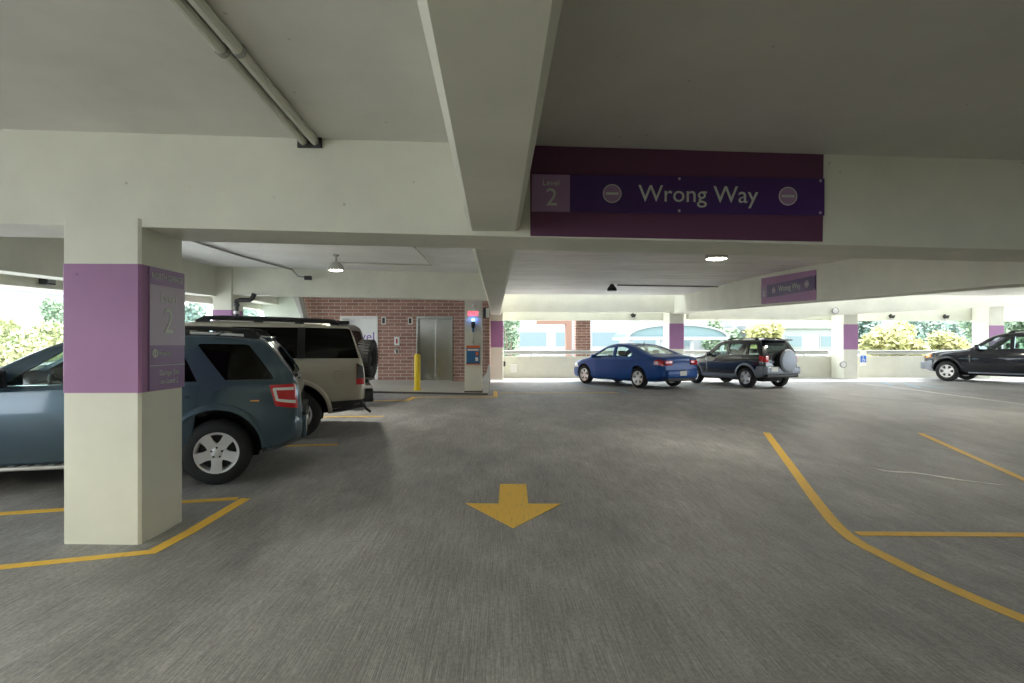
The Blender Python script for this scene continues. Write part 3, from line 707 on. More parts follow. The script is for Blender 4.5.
b = bmesh.new(); box(b, -.12, .12, -.026, -.018, -.18, .10); k = finish(b, 'blue_field', M['signblue'], t)
b = bmesh.new()
lathe(b, [(0, -.028), (.022, -.028), (.022, -.024), (0, -.024)], 'y', 12, (-.01, 0, .06))
lathe(b, [(.045, -.024), (.045, -.028), (.06, -.028), (.06, -.024), (.045, -.024)], 'y', 16, (0, 0, -.09))
box(b, -.02, 0, -.028, -.024, -.07, .04); box(b, 0, .06, -.028, -.024, -.07, -.05); box(b, .05, .07, -.028, -.024, -.14, -.05)
finish(b, 'wheelchair_symbol', M['plain'], k)
c = aty(513.5, 368.5, 23.48); t = thing('utility_box', 'pale utility box on the parapet beside the far brick corner', 'box', c)
b = bmesh.new(); box(b, -.14, .14, -.12, 0, -.17, .17, .01); finish(b, 'body', M['plain'], t)
b = bmesh.new(); box(b, -.125, .125, -.128, -.118, -.155, .155, .004); finish(b, 'cover', M['plain'], t)
c = aty(504.8, 363.5, 23.3); t = thing('outlet_box', 'small dark outlet box at the foot of the far purple banded column', 'outlet', (aty(503.3, 363, YF).x, YF+.35, c.z))
b = bmesh.new(); box(b, 0, .09, -.06, .06, -.10, .10, .008); finish(b, 'body', M['rimdark'], t)
b = bmesh.new(); box(b, .088, .096, -.04, .04, -.07, .07, .003); finish(b, 'cover', M['steel2'], t)
# ================================================================ VEHICLES
def pchip(keys):
    K = sorted(keys); X = [k[0] for k in K]; Y = [k[1] for k in K]; n = len(K)
    h = [X[i+1]-X[i] for i in range(n-1)]; d = [(Y[i+1]-Y[i])/h[i] for i in range(n-1)]; m = [0]*n
    for i in range(1, n-1):
        if d[i-1]*d[i] > 0:
            w1, w2 = 2*h[i]+h[i-1], h[i]+2*h[i-1]; m[i] = (w1+w2)/(w1/d[i-1]+w2/d[i])
    m[0], m[-1] = d[0], d[-1]
    def f(x):
        if x <= X[0]: return Y[0]
        if x >= X[-1]: return Y[-1]
        i = 0
        while x > X[i+1]: i += 1
        t = (x-X[i])/h[i]
        return (1+2*t)*(1-t)**2*Y[i]+t*(1-t)**2*h[i]*m[i]+t*t*(3-2*t)*Y[i+1]+t*t*(t-1)*h[i]*m[i+1]
    return f
def boolean(o, cutter, op='DIFFERENCE'):
    md = o.modifiers.new('b', 'BOOLEAN'); md.operation = op; md.object = cutter; md.solver = 'EXACT'; md.material_mode = 'TRANSFER'
    bpy.context.view_layer.update()
    me = bpy.data.meshes.new_from_object(o.evaluated_get(bpy.context.evaluated_depsgraph_get()))
    o.modifiers.clear(); old = o.data; o.data = me; bpy.data.meshes.remove(old)
    bpy.data.objects.remove(cutter)
class Car:
    def __init__(s, name, label, cat, S):
        s.S = S; s.root = thing(name, label, cat); s.p = s.root
        s.top = pchip(S['top']); s.belt = pchip(S['belt']); s.w = pchip(S['w']); s.bot = pchip(S['bot']); s.R = S['R']; s.wb = S['wb']
        s.build()
    def sec(s, x):
        S = s.S; zt = s.top(x); zb = min(s.bot(x), zt-.04); zk = min(s.belt(x), zt-.02); w = s.w(x); h = zt-zk; H = zk-zb
        wk = .965*w; g = min(1, h/.25); tm = S.get('tumble', .24)
        wr = wk-tm*h-.0*g
        P = [(0, zb), (.82*w, zb), (.95*w, zb+.10*H), (.99*w, zb+.28*H), (w, zb+.5*H), (.998*w, zb+.72*H), (.985*w, zb+.9*H), (wk, zk)]
        if h > .1:
            P += [(wk-.10*tm*h-.012*g, zk+.06*h), (wk-tm*h*.5, zk+.48*h), (wr, zk+.84*h), (wr-.035, zk+.92*h), (wr-.10, zk+.97*h), (wr*.6, zt), (0, zt+.012)]
        else:
            a = h/.1
            P += [(wk-.02, zk+.3*h), (wk-.05, zk+.6*h), (wk-.09-.0*a, zk+.8*h), (wk-.14, zk+.9*h), (wk*.8-.06, zk+.95*h), (wk*.5, zt+.012), (0, zt+.02)]
        return P
    def side(s, x, z):
        P = s.sec(x)[1:13]
        if z <= P[0][1]: return P[0][0]
        for (y0, z0), (y1, z1) in zip(P, P[1:]):
            if z0 <= z <= z1 and z1 > z0: return y0+(y1-y0)*(z-z0)/(z1-z0)
        return P[-1][0]
    def topz(s, x, y):
        P = s.sec(x)[7:]; y = abs(y)
        for (y0, z0), (y1, z1) in zip(P, P[1:]):
            if y1 <= y <= y0 and y0 > y1: return z0+(z1-z0)*(y0-y)/(y0-y1)
        return P[0][1]
    def stations(s):
        X = sorted(set([k[0] for k in s.S['top']]+[k[0] for k in s.S['w']])); out = []
        for a, b in zip(X, X[1:]):
            L = math.hypot(b-a, s.top(b)-s.top(a)); n = max(1, min(8, int(L/.09)))
            out += [a+(b-a)*k/n for k in range(n)]
        return out+[X[-1]]
    def build(s):
        S = s.S; bm = bmesh.new(); rings = []
        for x in s.stations():
            P = s.sec(x); full = [(x, y, z) for y, z in P]+[(x, -y, z) for y, z in P[-2:0:-1]]
            rings.append([bm.verts.new(p) for p in full])
        n = len(rings[0])
        for a, b in zip(rings, rings[1:]):
            for k in range(n): bm.faces.new((a[k], a[(k+1) % n], b[(k+1) % n], b[k]))
        for r, rev in ((rings[0], True), (rings[-1], False)):
            c = bm.verts.new((r[0].co.x, 0, (r[0].co.z+r[n//2].co.z)/2))
            for k in range(n): bm.faces.new((r[k], r[(k+1) % n], c))
        s.body = finish(bm, 'body', [S['paint'], M['under'], M['cabin']], s.p)
        R, A = s.R, S.get('arch', .075); W = max(k[1] for k in S['w'])
        c = bmesh.new()
        for x in (0, s.wb):
            for sg in (1, -1):
                g = bmesh.new(); lathe(g, [(0, sg*(W-.34)), (R+A, sg*(W-.34)), (R+A, sg*(W+.3)), (0, sg*(W+.3))], 'y', 36, (x, 0, R+.02))
                bmesh.ops.recalc_face_normals(g, faces=g.faces[:]); me = bpy.data.meshes.new('t'); g.to_mesh(me); g.free(); c.from_mesh(me); bpy.data.meshes.remove(me)
        boolean(s.body, finish(c, 'cut', M['under']))
        # hollow cabin
        xa, xb = S['cabin']; c = bmesh.new(); prev = None; N = 12
        for i in range(N+1):
            x = xa+(xb-xa)*i/N; zt = s.top(x)-.055; zk = s.belt(x); zf = zk-.42
            zt = max(zt, zf+.1); zm = min(zk, zt-.03)
            half = [(s.side(x, zf)-.09, zf), (s.side(x, zm)-.08, zm), (s.side(x, zm+(zt-zm)*.5)-.065, zm+(zt-zm)*.5), (s.side(x, zm+(zt-zm)*.84)-.07, zm+(zt-zm)*.86), (max(.1, s.side(x, zt-.05)-.2), zt)]
            ring = [c.verts.new((x, y, z)) for y, z in half]+[c.verts.new((x, -y, z)) for y, z in half[::-1]]
            if prev:
                for k in range(10): c.faces.new((prev[k], prev[(k+1) % 10], ring[(k+1) % 10], ring[k]))
            else: c.faces.new(ring)
            prev = ring
        c.faces.new(prev); boolean(s.body, finish(c, 'cut', M['cabin']))
        c = bmesh.new()
        for poly, _ in S['windows']: prism(c, [(x, 2, z) for x, z in poly], (0, -4, 0))
        boolean(s.body, finish(c, 'cut', S['paint']))
        c = bmesh.new()
        for x0, x1, h0, h1, _ in S['screens']:          # windscreen, rear window: cut through the sloping top
            zlo = min(s.topz(x0, h0*.8), s.topz(x1, h1*.8))
            z0_ = min(s.top(x0), s.top(x1))-.12; z1_ = max(s.top(x0), s.top(x1))+.3
            prism(c, [(x0, -h0, z0_), (x1, -h1, z0_), (x1, h1, z0_), (x0, h0, z0_)], (0, 0, z1_-z0_))
        boolean(s.body, finish(c, 'cut', S['paint']))
        me = s.body.data
        me.polygons.foreach_set('use_smooth', [True]*len(me.polygons)); me.set_sharp_from_angle(angle=math.radians(38))
        for poly, g in S['windows']:
            for sg in (1, -1): s.patch('side_window', poly, M[g], -.016, sg, .004)
        for x0, x1, h0, h1, g in S['screens']:
            s.toppatch('windscreen' if x0 > s.wb*.4 else 'rear_window', x0, x1, h0, h1, M[g], -.012)
        for x in (0, s.wb):
            for sg in (1, -1): s.wheel(x, sg)
        for x in S['seats']:
            for y in (-.38, .38): s.seat(x, y)
        if S.get('flare'):
            for x in (0, s.wb):
                for sg in (1, -1): s.flare(x, sg, M[S['flare']] if isinstance(S['flare'], str) else S['paint'])
    # -- a closed patch lying on the side of the body; poly is convex in (x, z)
    def patch(s, name, poly, m, off=.006, sg=1, th=.012, parent=None, nz=5):
        xs_ = sorted(set([p[0] for p in poly])); cols = []
        for a, b in zip(xs_, xs_[1:]):
            n = max(1, int((b-a)/.07)); cols += [a+(b-a)*k/n for k in range(n)]
        cols.append(xs_[-1])
        def span(x):
            zs = []
            for (x0, z0), (x1, z1) in zip(poly, poly[1:]+poly[:1]):
                if min(x0, x1)-1e-9 <= x <= max(x0, x1)+1e-9:
                    if abs(x1-x0) < 1e-9: zs += [z0, z1]
                    else: zs.append(z0+(z1-z0)*(x-x0)/(x1-x0))
            return min(zs), max(zs)
        bm = bmesh.new(); O = []; I = []
        for x in cols:
            a, b = span(x)
            if b-a < .002: b = a+.002
            zz = [a+(b-a)*k/nz for k in range(nz+1)]
            O.append([bm.verts.new((x, sg*(s.side(x, z)+off), z)) for z in zz]); I.append([bm.verts.new((x, sg*(s.side(x, z)+off-th), z)) for z in zz])
        s.skin(bm, O, I); return finish(bm, name, m, parent or s.p, True, 50)
    def toppatch(s, name, x0, x1, h0, h1, m, off=.006, th=.006, y0=None, y1=None, parent=None, ny=10):
        n = 10; bm = bmesh.new(); O = []; I = []
        for i in range(n+1):
            x = x0+(x1-x0)*i/n; h = h0+(h1-h0)*i/n; a, b = (-h, h) if y0 is None else (y0, y1)
            yy = [a+(b-a)*k/ny for k in range(ny+1)]; e = .01; sl = (s.top(x+e)-s.top(x-e))/(2*e); q = 1/math.sqrt(1+sl*sl)
            O.append([bm.verts.new((x-sl*q*off, y, s.topz(x, y)+q*off)) for y in yy]); I.append([bm.verts.new((x-sl*q*(off-th), y, s.topz(x, y)+q*(off-th))) for y in yy])
        s.skin(bm, O, I); return finish(bm, name, m, parent or s.p, True, 50)
    @staticmethod
    def skin(bm, O, I):
        n, k = len(O), len(O[0])
        for G in (O, I):
            for i in range(n-1):
                for j in range(k-1): bm.faces.new((G[i][j], G[i+1][j], G[i+1][j+1], G[i][j+1]))
        for i in range(n-1):
            for j in (0, k-1): bm.faces.new((O[i][j], O[i+1][j], I[i+1][j], I[i][j]))
        for j in range(k-1):
            for i in (0, n-1): bm.faces.new((O[i][j], O[i][j+1], I[i][j+1], I[i][j]))
    def pair(s, name, poly, m, off=.006, th=.012):
        return [s.patch(name, poly, m, off, sg, th) for sg in (1, -1)]
    def wheel(s, x, sg, at=None):
        R = s.R; tw = s.S.get('tw', .115); W = max(k[1] for k in s.S['w']); y = sg*(W-tw-.005); r = R*s.S.get('rim', .64); o = (x, y, R) if at is None else at
        f = lambda q: [(a, sg*b) for a, b in q]
        b = bmesh.new(); lathe(b, f([(r, tw*.80), (r+.01, tw*.98), (R-.055, tw*1.02), (R-.018, tw*.86), (R, tw*.6), (R, -tw*.6), (R-.018, -tw*.86), (R-.06, -tw), (r, -tw*.8), (r, tw*.80)]), 'y', 40, o)
        t = finish(b, 'wheel', M['tyre'], s.p, True)
        b = bmesh.new(); lathe(b, f([(r, tw*.82), (r+.004, tw*.9), (r-.018, tw*.86), (r-.03, tw*.55), (r-.03, -tw*.7), (r, -tw*.7), (r, tw*.82)]), 'y', 40, o)
        ns = s.S.get('spokes', 5); sw_ = s.S.get('spoke_w', .32)
        for k in range(ns):
            a = PI/2*1+2*PI*k/ns+PI; ca, sa = math.cos(a), math.sin(a); pts = []
            for rr, hw in ((.05, sw_*.20), (r*.55, sw_*.165), (r-.02, sw_*.20)):
                pts.append((rr, hw))
            L = [(ca*rr-sa*hw, sa*rr+ca*hw) for rr, hw in pts]; Rr = [(ca*rr+sa*hw, sa*rr-ca*hw) for rr, hw in pts[::-1]]
            dep = lambda q: tw*(.62+.26*min(1, math.hypot(*q)/r))
            prism_pts = L+Rr
            va = [b.verts.new((o[0]+p[0], o[1]+sg*dep(p), o[2]+p[1])) for p in prism_pts]; vb = [b.verts.new((o[0]+p[0], o[1]+sg*(dep(p)-.035), o[2]+p[1])) for p in prism_pts]
            n = len(va); b.faces.new((va[0], va[1], va[4], va[5])); b.faces.new((va[1], va[2], va[3], va[4])); b.faces.new((vb[0], vb[1], vb[4], vb[5])); b.faces.new((vb[1], vb[2], vb[3], vb[4]))
            for k2 in range(n): b.faces.new((va[k2], va[(k2+1) % n], vb[(k2+1) % n], vb[k2]))
        lathe(b, f([(0, tw*.76), (.05, tw*.76), (.075, tw*.66), (.08, tw*.4), (0, tw*.4)]), 'y', 24, o)
        finish(b, 'rim', M['alloy'], t, True, 30)
        b = bmesh.new(); lathe(b, f([(0, tw*.25), (r-.035, tw*.2), (r-.035, tw*.1), (0, tw*.1)]), 'y', 30, o); finish(b, 'brake_disc', M['rimdark'], t)
        for k in range(5):
            if not s.S.get('lugs'): break
            b = bmesh.new()
            a = 2*PI*k/5+PI/10; lathe(b, f([(0, tw*.80), (.011, tw*.79), (.012, tw*.6), (0, tw*.6)]), 'y', 8, (o[0]+.055*math.cos(a), o[1], o[2]+.055*math.sin(a)))
            finish(b, 'lug_nut', M['rimdark'], t)
        return t
    def seat(s, x, y):
        zf = s.belt(x)-.40; zt = min(s.belt(x)+.06, s.top(x)-.30)
        b = bmesh.new(); box(b, x, x+.5, y-.24, y+.24, zf, zf+.17, .05)
        v0 = len(b.verts); box(b, x-.10, x+.06, y-.24, y+.24, zf+.08, zt, .055)
        t = finish(b, 'seat', M['seat'], s.p, True, 60)
        b = bmesh.new(); box(b, x-.10, x+.0, y-.13, y+.13, zt+.03, zt+.21, .04); finish(b, 'headrest', M['seat'], t, True, 60)
    def flare(s, x0, sg, m):
        b = bmesh.new(); r0 = s.R+s.S.get('arch', .075)-.002; rows = []; N = 28
        for k in range(N+1):
            a = -.12+(PI+.24)*k/N
            row = []
            for dr, off in ((0, -.03), (0, .024), (.018, .028), (.065, .012), (.075, -.01)):
                r = r0+dr; x = x0+r*math.cos(a); z = s.R+.02+r*math.sin(a); z = max(z, s.bot(x)+.01); row.append(b.verts.new((x, sg*(s.side(x, z)+off), z)))
            rows.append(row)
        for a, c in zip(rows, rows[1:]):
            for k in range(5): b.faces.new((a[k], a[(k+1) % 5], c[(k+1) % 5], c[k]))
        b.faces.new(rows[0]); b.faces.new(rows[-1][::-1]); finish(b, 'wheel_arch_flare', m, s.p, True, 60)
    # -- lumps
    def lump(s, name, x0, x1, y0, y1, z0, z1, m, bev=.02, parent=None):
        b = bmesh.new(); box(b, x0, x1, y0, y1, z0, z1, bev); return finish(b, name, m, parent or s.p, True, 60)
    def bar(s, name, pts, r, m, parent=None, n=10):
        b = bmesh.new(); tube(b, pts, r, n); return finish(b, name, m, parent or s.p, True)
    def mirror(s, x, z, m, w=.17, h=.16):
        for sg in (1, -1):
            y = s.side(x, z); o = s.lump('door_mirror', x-.06, x+.07, sg*(y+.05) if sg > 0 else -(y+.05+w), sg*(y+.05+w) if sg > 0 else -(y+.05), z, z+h, m, .04)
            b = bmesh.new(); tube(b, [(x+.02, sg*(y-.02), z+.03), (x+.01, sg*(y+.09), z+.05)], .025, 8); finish(b, 'mirror_arm', m, o, True)
    def doors(s, polys, m, handles, hm):
        for poly, h in zip(polys, handles):
            for sg in (1, -1):
                d = s.patch('door', poly, m, .005, sg, .02)
                x, z = h; y = s.side(x, z)
                b = bmesh.new(); tube(b, [(x-.10, sg*(y+.0), z), (x-.075, sg*(y+.03), z), (x+.075, sg*(y+.032), z+.004), (x+.10, sg*(y+.0), z+.004)], .014, 8); finish(b, 'door_handle', hm, d, True)
                b = bmesh.new(); xa, za, xb, zb = min(q[0] for q in poly), 0, 0, 0
    def rails(s, x0, x1, y, z, m, r=.022, lift=.06, feet=(0, .5, 1)):
        for sg in (1, -1):
            zz = lambda x: s.topz(x, y)+lift
            P = [(x0-.10, sg*y, s.topz(x0-.10, y)+.005), (x0, sg*y, zz(x0)*.4+.6*zz(x0))]+[(x0+(x1-x0)*k/8, sg*y, zz(x0+(x1-x0)*k/8)) for k in range(1, 8)]+[(x1, sg*y, zz(x1)), (x1+.12, sg*y, s.topz(x1+.12, y)+.005)]
            o = s.bar('roof_rail', P, r, m)
            for f in feet:
                x = x0+(x1-x0)*f; b = bmesh.new(); box(b, x-.07, x+.07, sg*y-.02, sg*y+.02, s.topz(x, y)-.02, zz(x), .006); finish(b, 'rail_foot', m, o)
    def crossbars(s, X, y, lift, m):
        for x in X: s.bar('cross_bar', [(x, -y, s.topz(x, y)+lift), (x, y, s.topz(x, y)+lift)], .02, m)
    def squeeze(s, x0, k):
        """shorten the tail behind x0"""
        def go(o):
            if o.type == 'MESH':
                ox = o.location.x
                for v in o.data.vertices:
                    if v.co.x+ox < x0: v.co.x = x0+(v.co.x+ox-x0)*k-ox
            for c in children(o): go(c)
        go(s.root)
    def steering(s, x):
        z = s.belt(x)-.05; b = bmesh.new()
        P = [(x+.08*math.sin(a)*1, .38+.18*math.cos(a), z+.17*math.sin(a)) for a in [2*PI*k/20 for k in range(20)]]
        tube(b, P, .016, 8, True); tube(b, [(x, .38, z), (x+.25, .38, z-.1)], .03, 8); tube(b, [(x, .20, z), (x, .56, z)], .014, 6); finish(b, 'steering_wheel', M['black'], s.p, True)
        s.lump('dashboard', x+.15, x+.65, -.68, .68, z-.30, z+.02, M['cabin'], .05)
    def underside(s):
        b = bmesh.new(); box(b, -.4, s.wb+.4, -.45, .45, s.R*.62, s.R*.62+.16, .03)
        for x in (0, s.wb): tube(b, [(x, -.62, s.R*.9), (x, .62, s.R*.9)], .05, 8)
        finish(b, 'chassis', M['under'], s.p)
    def plate(s, x, z, tilt=0, y=0):
        b = bmesh.new(); box(b, x-.012, x, y-.155, y+.155, z-.08, z+.08, .004); o = finish(b, 'licence_plate', M['plate'], s.p)
        b = bmesh.new(); box(b, x-.016, x-.011, y-.16, y+.16, z+.07, z+.085); finish(b, 'plate_frame', M['rimdark'], o)
    def place(s, u, v, deg, side=1, xw=0, W=None, scale=1.0):
        """put the tyre of wheel (xw, side) on the deck where the pixel ray meets it"""
        g = onfl(u, v); a = math.radians(deg); h = Vector((math.cos(a), math.sin(a))); l = Vector((-h.y, h.x))
        W = (max(k[1] for k in s.S['w'])-.11)*scale
        o = Vector((g.x, g.y))-h*xw*scale-l*side*W
        s.put(o.x, o.y, a, scale)
    def put(s, X, Y, a, scale=1.0):
        h = Vector((math.cos(a), math.sin(a))); l = Vector((-h.y, h.x)); W = (max(k[1] for k in s.S['w'])-.11)*scale
        def g(x, y): q = Vector((X, Y))+h*x*scale+l*y*scale; return Vector((q.x, q.y, fz(q.x, q.y)))
        r, f = (g(0, W/scale)+g(0, -W/scale))/2, (g(s.wb, W/scale)+g(s.wb, -W/scale))/2
        ll = (g(0, W/scale)+g(s.wb, W/scale))/2-(g(0, -W/scale)+g(s.wb, -W/scale))/2
        ex_ = (f-r).normalized(); ez_ = ex_.cross(ll).normalized(); ey_ = ez_.cross(ex_)
        s.root.location = r+Vector((0, 0, .002)); s.root.rotation_euler = Matrix((ex_, ey_, ez_)).transposed().to_euler(); s.root.scale = (scale,)*3

# ---- steel blue compact SUV, nearest on the left
esc = Car('suv', 'steel blue SUV with roof rails, half hidden behind the near column', 'car', dict(
    paint=M['bodyblue'], R=.36, wb=2.62, tw=.118, rim=.63, spokes=5, spoke_w=.31, arch=.105, lugs=True, tumble=.22, flare=True,
    top=[(-.96, .62), (-.955, .74), (-.93, .96), (-.89, 1.13), (-.70, 1.40), (-.53, 1.58), (-.43, 1.64), (-.2, 1.672), (.4, 1.69), (1.0, 1.675), (1.42, 1.60), (2.32, 1.14), (2.45, 1.09), (2.9, 1.05), (3.25, .98), (3.40, .86), (3.46, .62)],
    belt=[(-.96, 1.13), (0, 1.12), (2.2, 1.06), (3.4, .98)], bot=[(-.96, .44), (-.5, .32), (0, .27), (2.6, .25), (3.2, .26), (3.46, .38)],
    w=[(-.96, .70), (-.90, .80), (-.78, .875), (-.45, .905), (2.7, .905), (3.1, .87), (3.35, .76), (3.46, .60)],
    cabin=(-.55, 2.1), seats=(.15, 1.25),
    windows=[([(-.60, 1.185), (-.58, 1.17), (-.075, 1.165), (.215, 1.55), (.19, 1.565), (-.26, 1.565), (-.31, 1.55)], 'glassd'), ([(.205, 1.15), (.95, 1.14), (.95, 1.57), (.425, 1.57), (.40, 1.555)], 'glassd'),
             ([(1.05, 1.135), (1.98, 1.115), (1.42, 1.50), (1.34, 1.545), (1.05, 1.565)], 'glass')],
    screens=[(-.86, -.60, .58, .50, 'glassd'), (1.50, 2.24, .52, .66, 'glass')]))
esc.doors([[(.28, .36), (1.0, .36), (1.0, 1.10), (.17, 1.115), (.20, .80), (.28, .66)], [(1.012, .36), (2.06, .36), (2.12, .7), (2.12, 1.05), (1.012, 1.098)]], M['bodyblue'], [(.37, .98), (1.20, .97)], M['bodyblue'])
for sg in (1, -1):
    d = esc.patch('tail_lamp', [(-.90, .835), (-.625, .875), (-.545, 1.11), (-.86, 1.12)], M['red'], .012, sg, .03)
    esc.patch('white_lamp_band', [(-.872, .895), (-.655, .925), (-.64, .955), (-.872, .93)], M['clear'], .016, sg, .01, d, 2)
    esc.patch('white_lamp_band', [(-.665, .93), (-.63, .93), (-.585, 1.065), (-.625, 1.065)], M['clear'], .016, sg, .01, d, 2)
    esc.patch('white_lamp_band', [(-.845, 1.05), (-.60, 1.05), (-.592, 1.078), (-.845, 1.082)], M['clear'], .016, sg, .01, d, 2)
    f = esc.patch('lower_body_trim', [(.42, .30), (2.16, .29), (2.16, .385), (.42, .395)], M['bodyblue'], .018, sg, .03)
    rb = esc.lump('running_board', .48, 2.1, sg*.90-.055, sg*.90+.055, .275, .315, M['steel2'], .012)
    for k in range(14):
        b = bmesh.new(); x = .56+k*.112; tube(b, [(x-.02, sg*.875, .318), (x+.02, sg*.925, .318)], .006, 6)
        finish(b, 'tread_rib', M['rimdark'], rb)
    b = bmesh.new(); lathe(b, [(.084, -.002), (.086, .009), (.094, .009), (.097, -.002), (.084, -.002)], 'y', 28); cap = finish(b, 'fuel_door', M['bodyblue'], esc.p)
    cap.location = (-.04, sg*(esc.side(-.04, .96)+.004), .965)
    if sg < 0: bpy.data.objects.remove(cap)
esc.pair('side_marker', [(-.43, .93), (-.34, .93), (-.34, .945), (-.43, .945)], M['amber'], .01)
for sg in (1, -1): esc.patch('rear_bumper', [(-.955, .43), (-.46, .37), (-.43, .56), (-.43, .70), (-.70, .745), (-.955, .745)], M['bodyblue'], .018, sg, .04)
esc.lump('rear_bumper', -1.01, -.90, -.68, .68, .46, .74, M['bodyblue'], .035)
esc.lump('bumper_step', -1.0, -.86, -.66, .66, .735, .765, M['black'], .012)
esc.lump('spoiler', -.53, -.38, -.50, .50, 1.605, 1.648, M['bodyblue'], .018)
esc.rails(-.30, 1.15, .60, 0, M['black'], .026, .062, (0, .48, 1))
esc.crossbars((.05, .85), .60, .05, M['black'])
esc.mirror(1.93, 1.10, M['black'], .19, .20); esc.steering(1.62); esc.underside()
esc.lump('window_hinge', -.885, -.80, .50, .57, 1.18, 1.225, M['black'], .012); esc.lump('rear_wiper', -.90, -.87, -.10, .35, 1.13, 1.16, M['black'], .01)
for y in (-.55, .55): esc.toppatch('headlamp', 3.05, 3.38, .1, .1, M['clear'], .008, .01, y-.13, y+.13)
esc.lump('grille', 3.40, 3.49, -.42, .42, .62, .86, M['chrome'], .02); esc.lump('front_bumper', 3.36, 3.52, -.62, .62, .36, .58, M['bodyblue'], .05)
esc.squeeze(-.46, .86)
esc.place(217.5, 483.5, 197, 1, 0, None, .985)

# ---- pewter full-size SUV
tah = Car('suv', 'pewter full-size SUV with black roof rack and black rear glass', 'car', dict(
    paint=M['gold'], R=.385, wb=2.95, tw=.13, rim=.62, spokes=6, spoke_w=.26, arch=.10, tumble=.16, flare=True, lugs=True,
    top=[(-1.2, .66), (-1.195, .80), (-1.17, 1.05), (-1.12, 1.24), (-1.0, 1.52), (-.90, 1.73), (-.82, 1.81), (-.6, 1.83), (1.0, 1.85), (1.6, 1.82), (1.75, 1.78), (2.45, 1.28), (2.6, 1.23), (3.6, 1.14), (3.8, 1.0), (3.88, .6)],
    belt=[(-1.2, 1.235), (0, 1.23), (2.4, 1.2), (3.8, 1.1)], bot=[(-1.2, .50), (-.7, .40), (0, .34), (2.9, .32), (3.6, .34), (3.88, .42)],
    w=[(-1.2, .80), (-1.15, .90), (-1.0, .965), (-.6, .985), (3.1, .985), (3.6, .94), (3.8, .85), (3.88, .7)],
    cabin=(-.9, 2.3), seats=(.3, 1.35),
    windows=[([(-1.045, 1.285), (-.10, 1.275), (-.10, 1.765), (-.83, 1.765), (-.87, 1.745)], 'glassd'), ([(-.02, 1.275), (.95, 1.265), (.95, 1.755), (-.02, 1.765)], 'glassd'), ([(1.05, 1.265), (2.2, 1.24), (1.72, 1.66), (1.05, 1.72)], 'glass')],
    screens=[(-1.09, -.91, .68, .60, 'glassd'), (1.82, 2.38, .58, .68, 'glass')]))
tah.doors([[(.12, .42), (1.0, .42), (1.0, 1.22), (-.05, 1.225), (.03, .85)], [(1.012, .42), (2.3, .42), (2.3, 1.19), (1.012, 1.215)]], M['gold'], [(.15, 1.06), (1.2, 1.05)], M['gold'])
for sg in (1, -1):
    d = tah.patch('tail_lamp', [(-1.165, .86), (-1.00, .86), (-1.00, 1.21), (-1.135, 1.21)], M['red'], .012, sg, .03)
    tah.patch('smoked_lens', [(-1.155, .96), (-1.005, .96), (-1.005, 1.205), (-1.132, 1.205)], M['rimdark'], .016, sg, .01, d)
    tah.patch('lower_cladding', [(-1.17, .47), (-.52, .40), (-.46, .50), (-.50, .60), (-1.18, .63)], M['dark'], .01, sg, .03)
    tah.patch('rear_bumper', [(-1.18, .62), (-.50, .59), (-.47, .76), (-1.18, .815)], M['gold'], .014, sg, .03)
    tah.patch('lower_cladding', [(.52, .34), (2.40, .33), (2.40, .50), (.52, .52)], M['gold'], .018, sg, .03)
b = bmesh.new(); lathe(b, [(.095, -.002), (.097, .010), (.106, .010), (.109, -.002), (.095, -.002)], 'y', 28); cap = finish(b, 'fuel_door', M['gold'], tah.p); cap.location = (-.66, tah.side(-.66, 1.0)+.003, 1.0)
tah.lump('rear_bumper', -1.35, -1.12, -.86, .86, .56, .78, M['dark'], .04); tah.lump('bumper_top', -1.34, -1.1, -.84, .84, .775, .80, M['chrome'], .012)
tah.lump('tow_hitch', -1.42, -1.2, -.05, .05, .47, .54, M['black'], .012); tah.bar('tow_chain', [(-1.16, .58, .52), (-1.22, .58, .42), (-1.32, .58, .36)], .025, M['black'])
tah.pair('pillar_cover', [(-.115, 1.275), (-.005, 1.275), (-.005, 1.768), (-.115, 1.768)], M['black'], .014, .03)
tah.rails(-.55, 1.35, .70, 0, M['black'], .036, .06, (0, .28, .6, 1)); tah.crossbars((-.35, .5, 1.1), .70, .07, M['black'])
tah.lump('spoiler', -.86, -.52, -.62, .62, 1.835, 1.895, M['black'], .02)
tah.mirror(2.2, 1.22, M['black'], .2, .22); tah.steering(1.75); tah.underside()
for y in (-.66, .66): tah.toppatch('headlamp', 3.62, 3.8, .1, .1, M['clear'], .008, .01, y-.17, y+.17)
tah.lump('front_bumper', 3.7, 3.98, -.84, .84, .42, .66, M['gold'], .05); tah.lump('grille', 3.78, 3.9, -.48, .48, .72, 1.0, M['chrome'], .02)
tah.squeeze(-.55, .80)
tah.place(296, 438.5, 195.5, 1, 0, None, .99)

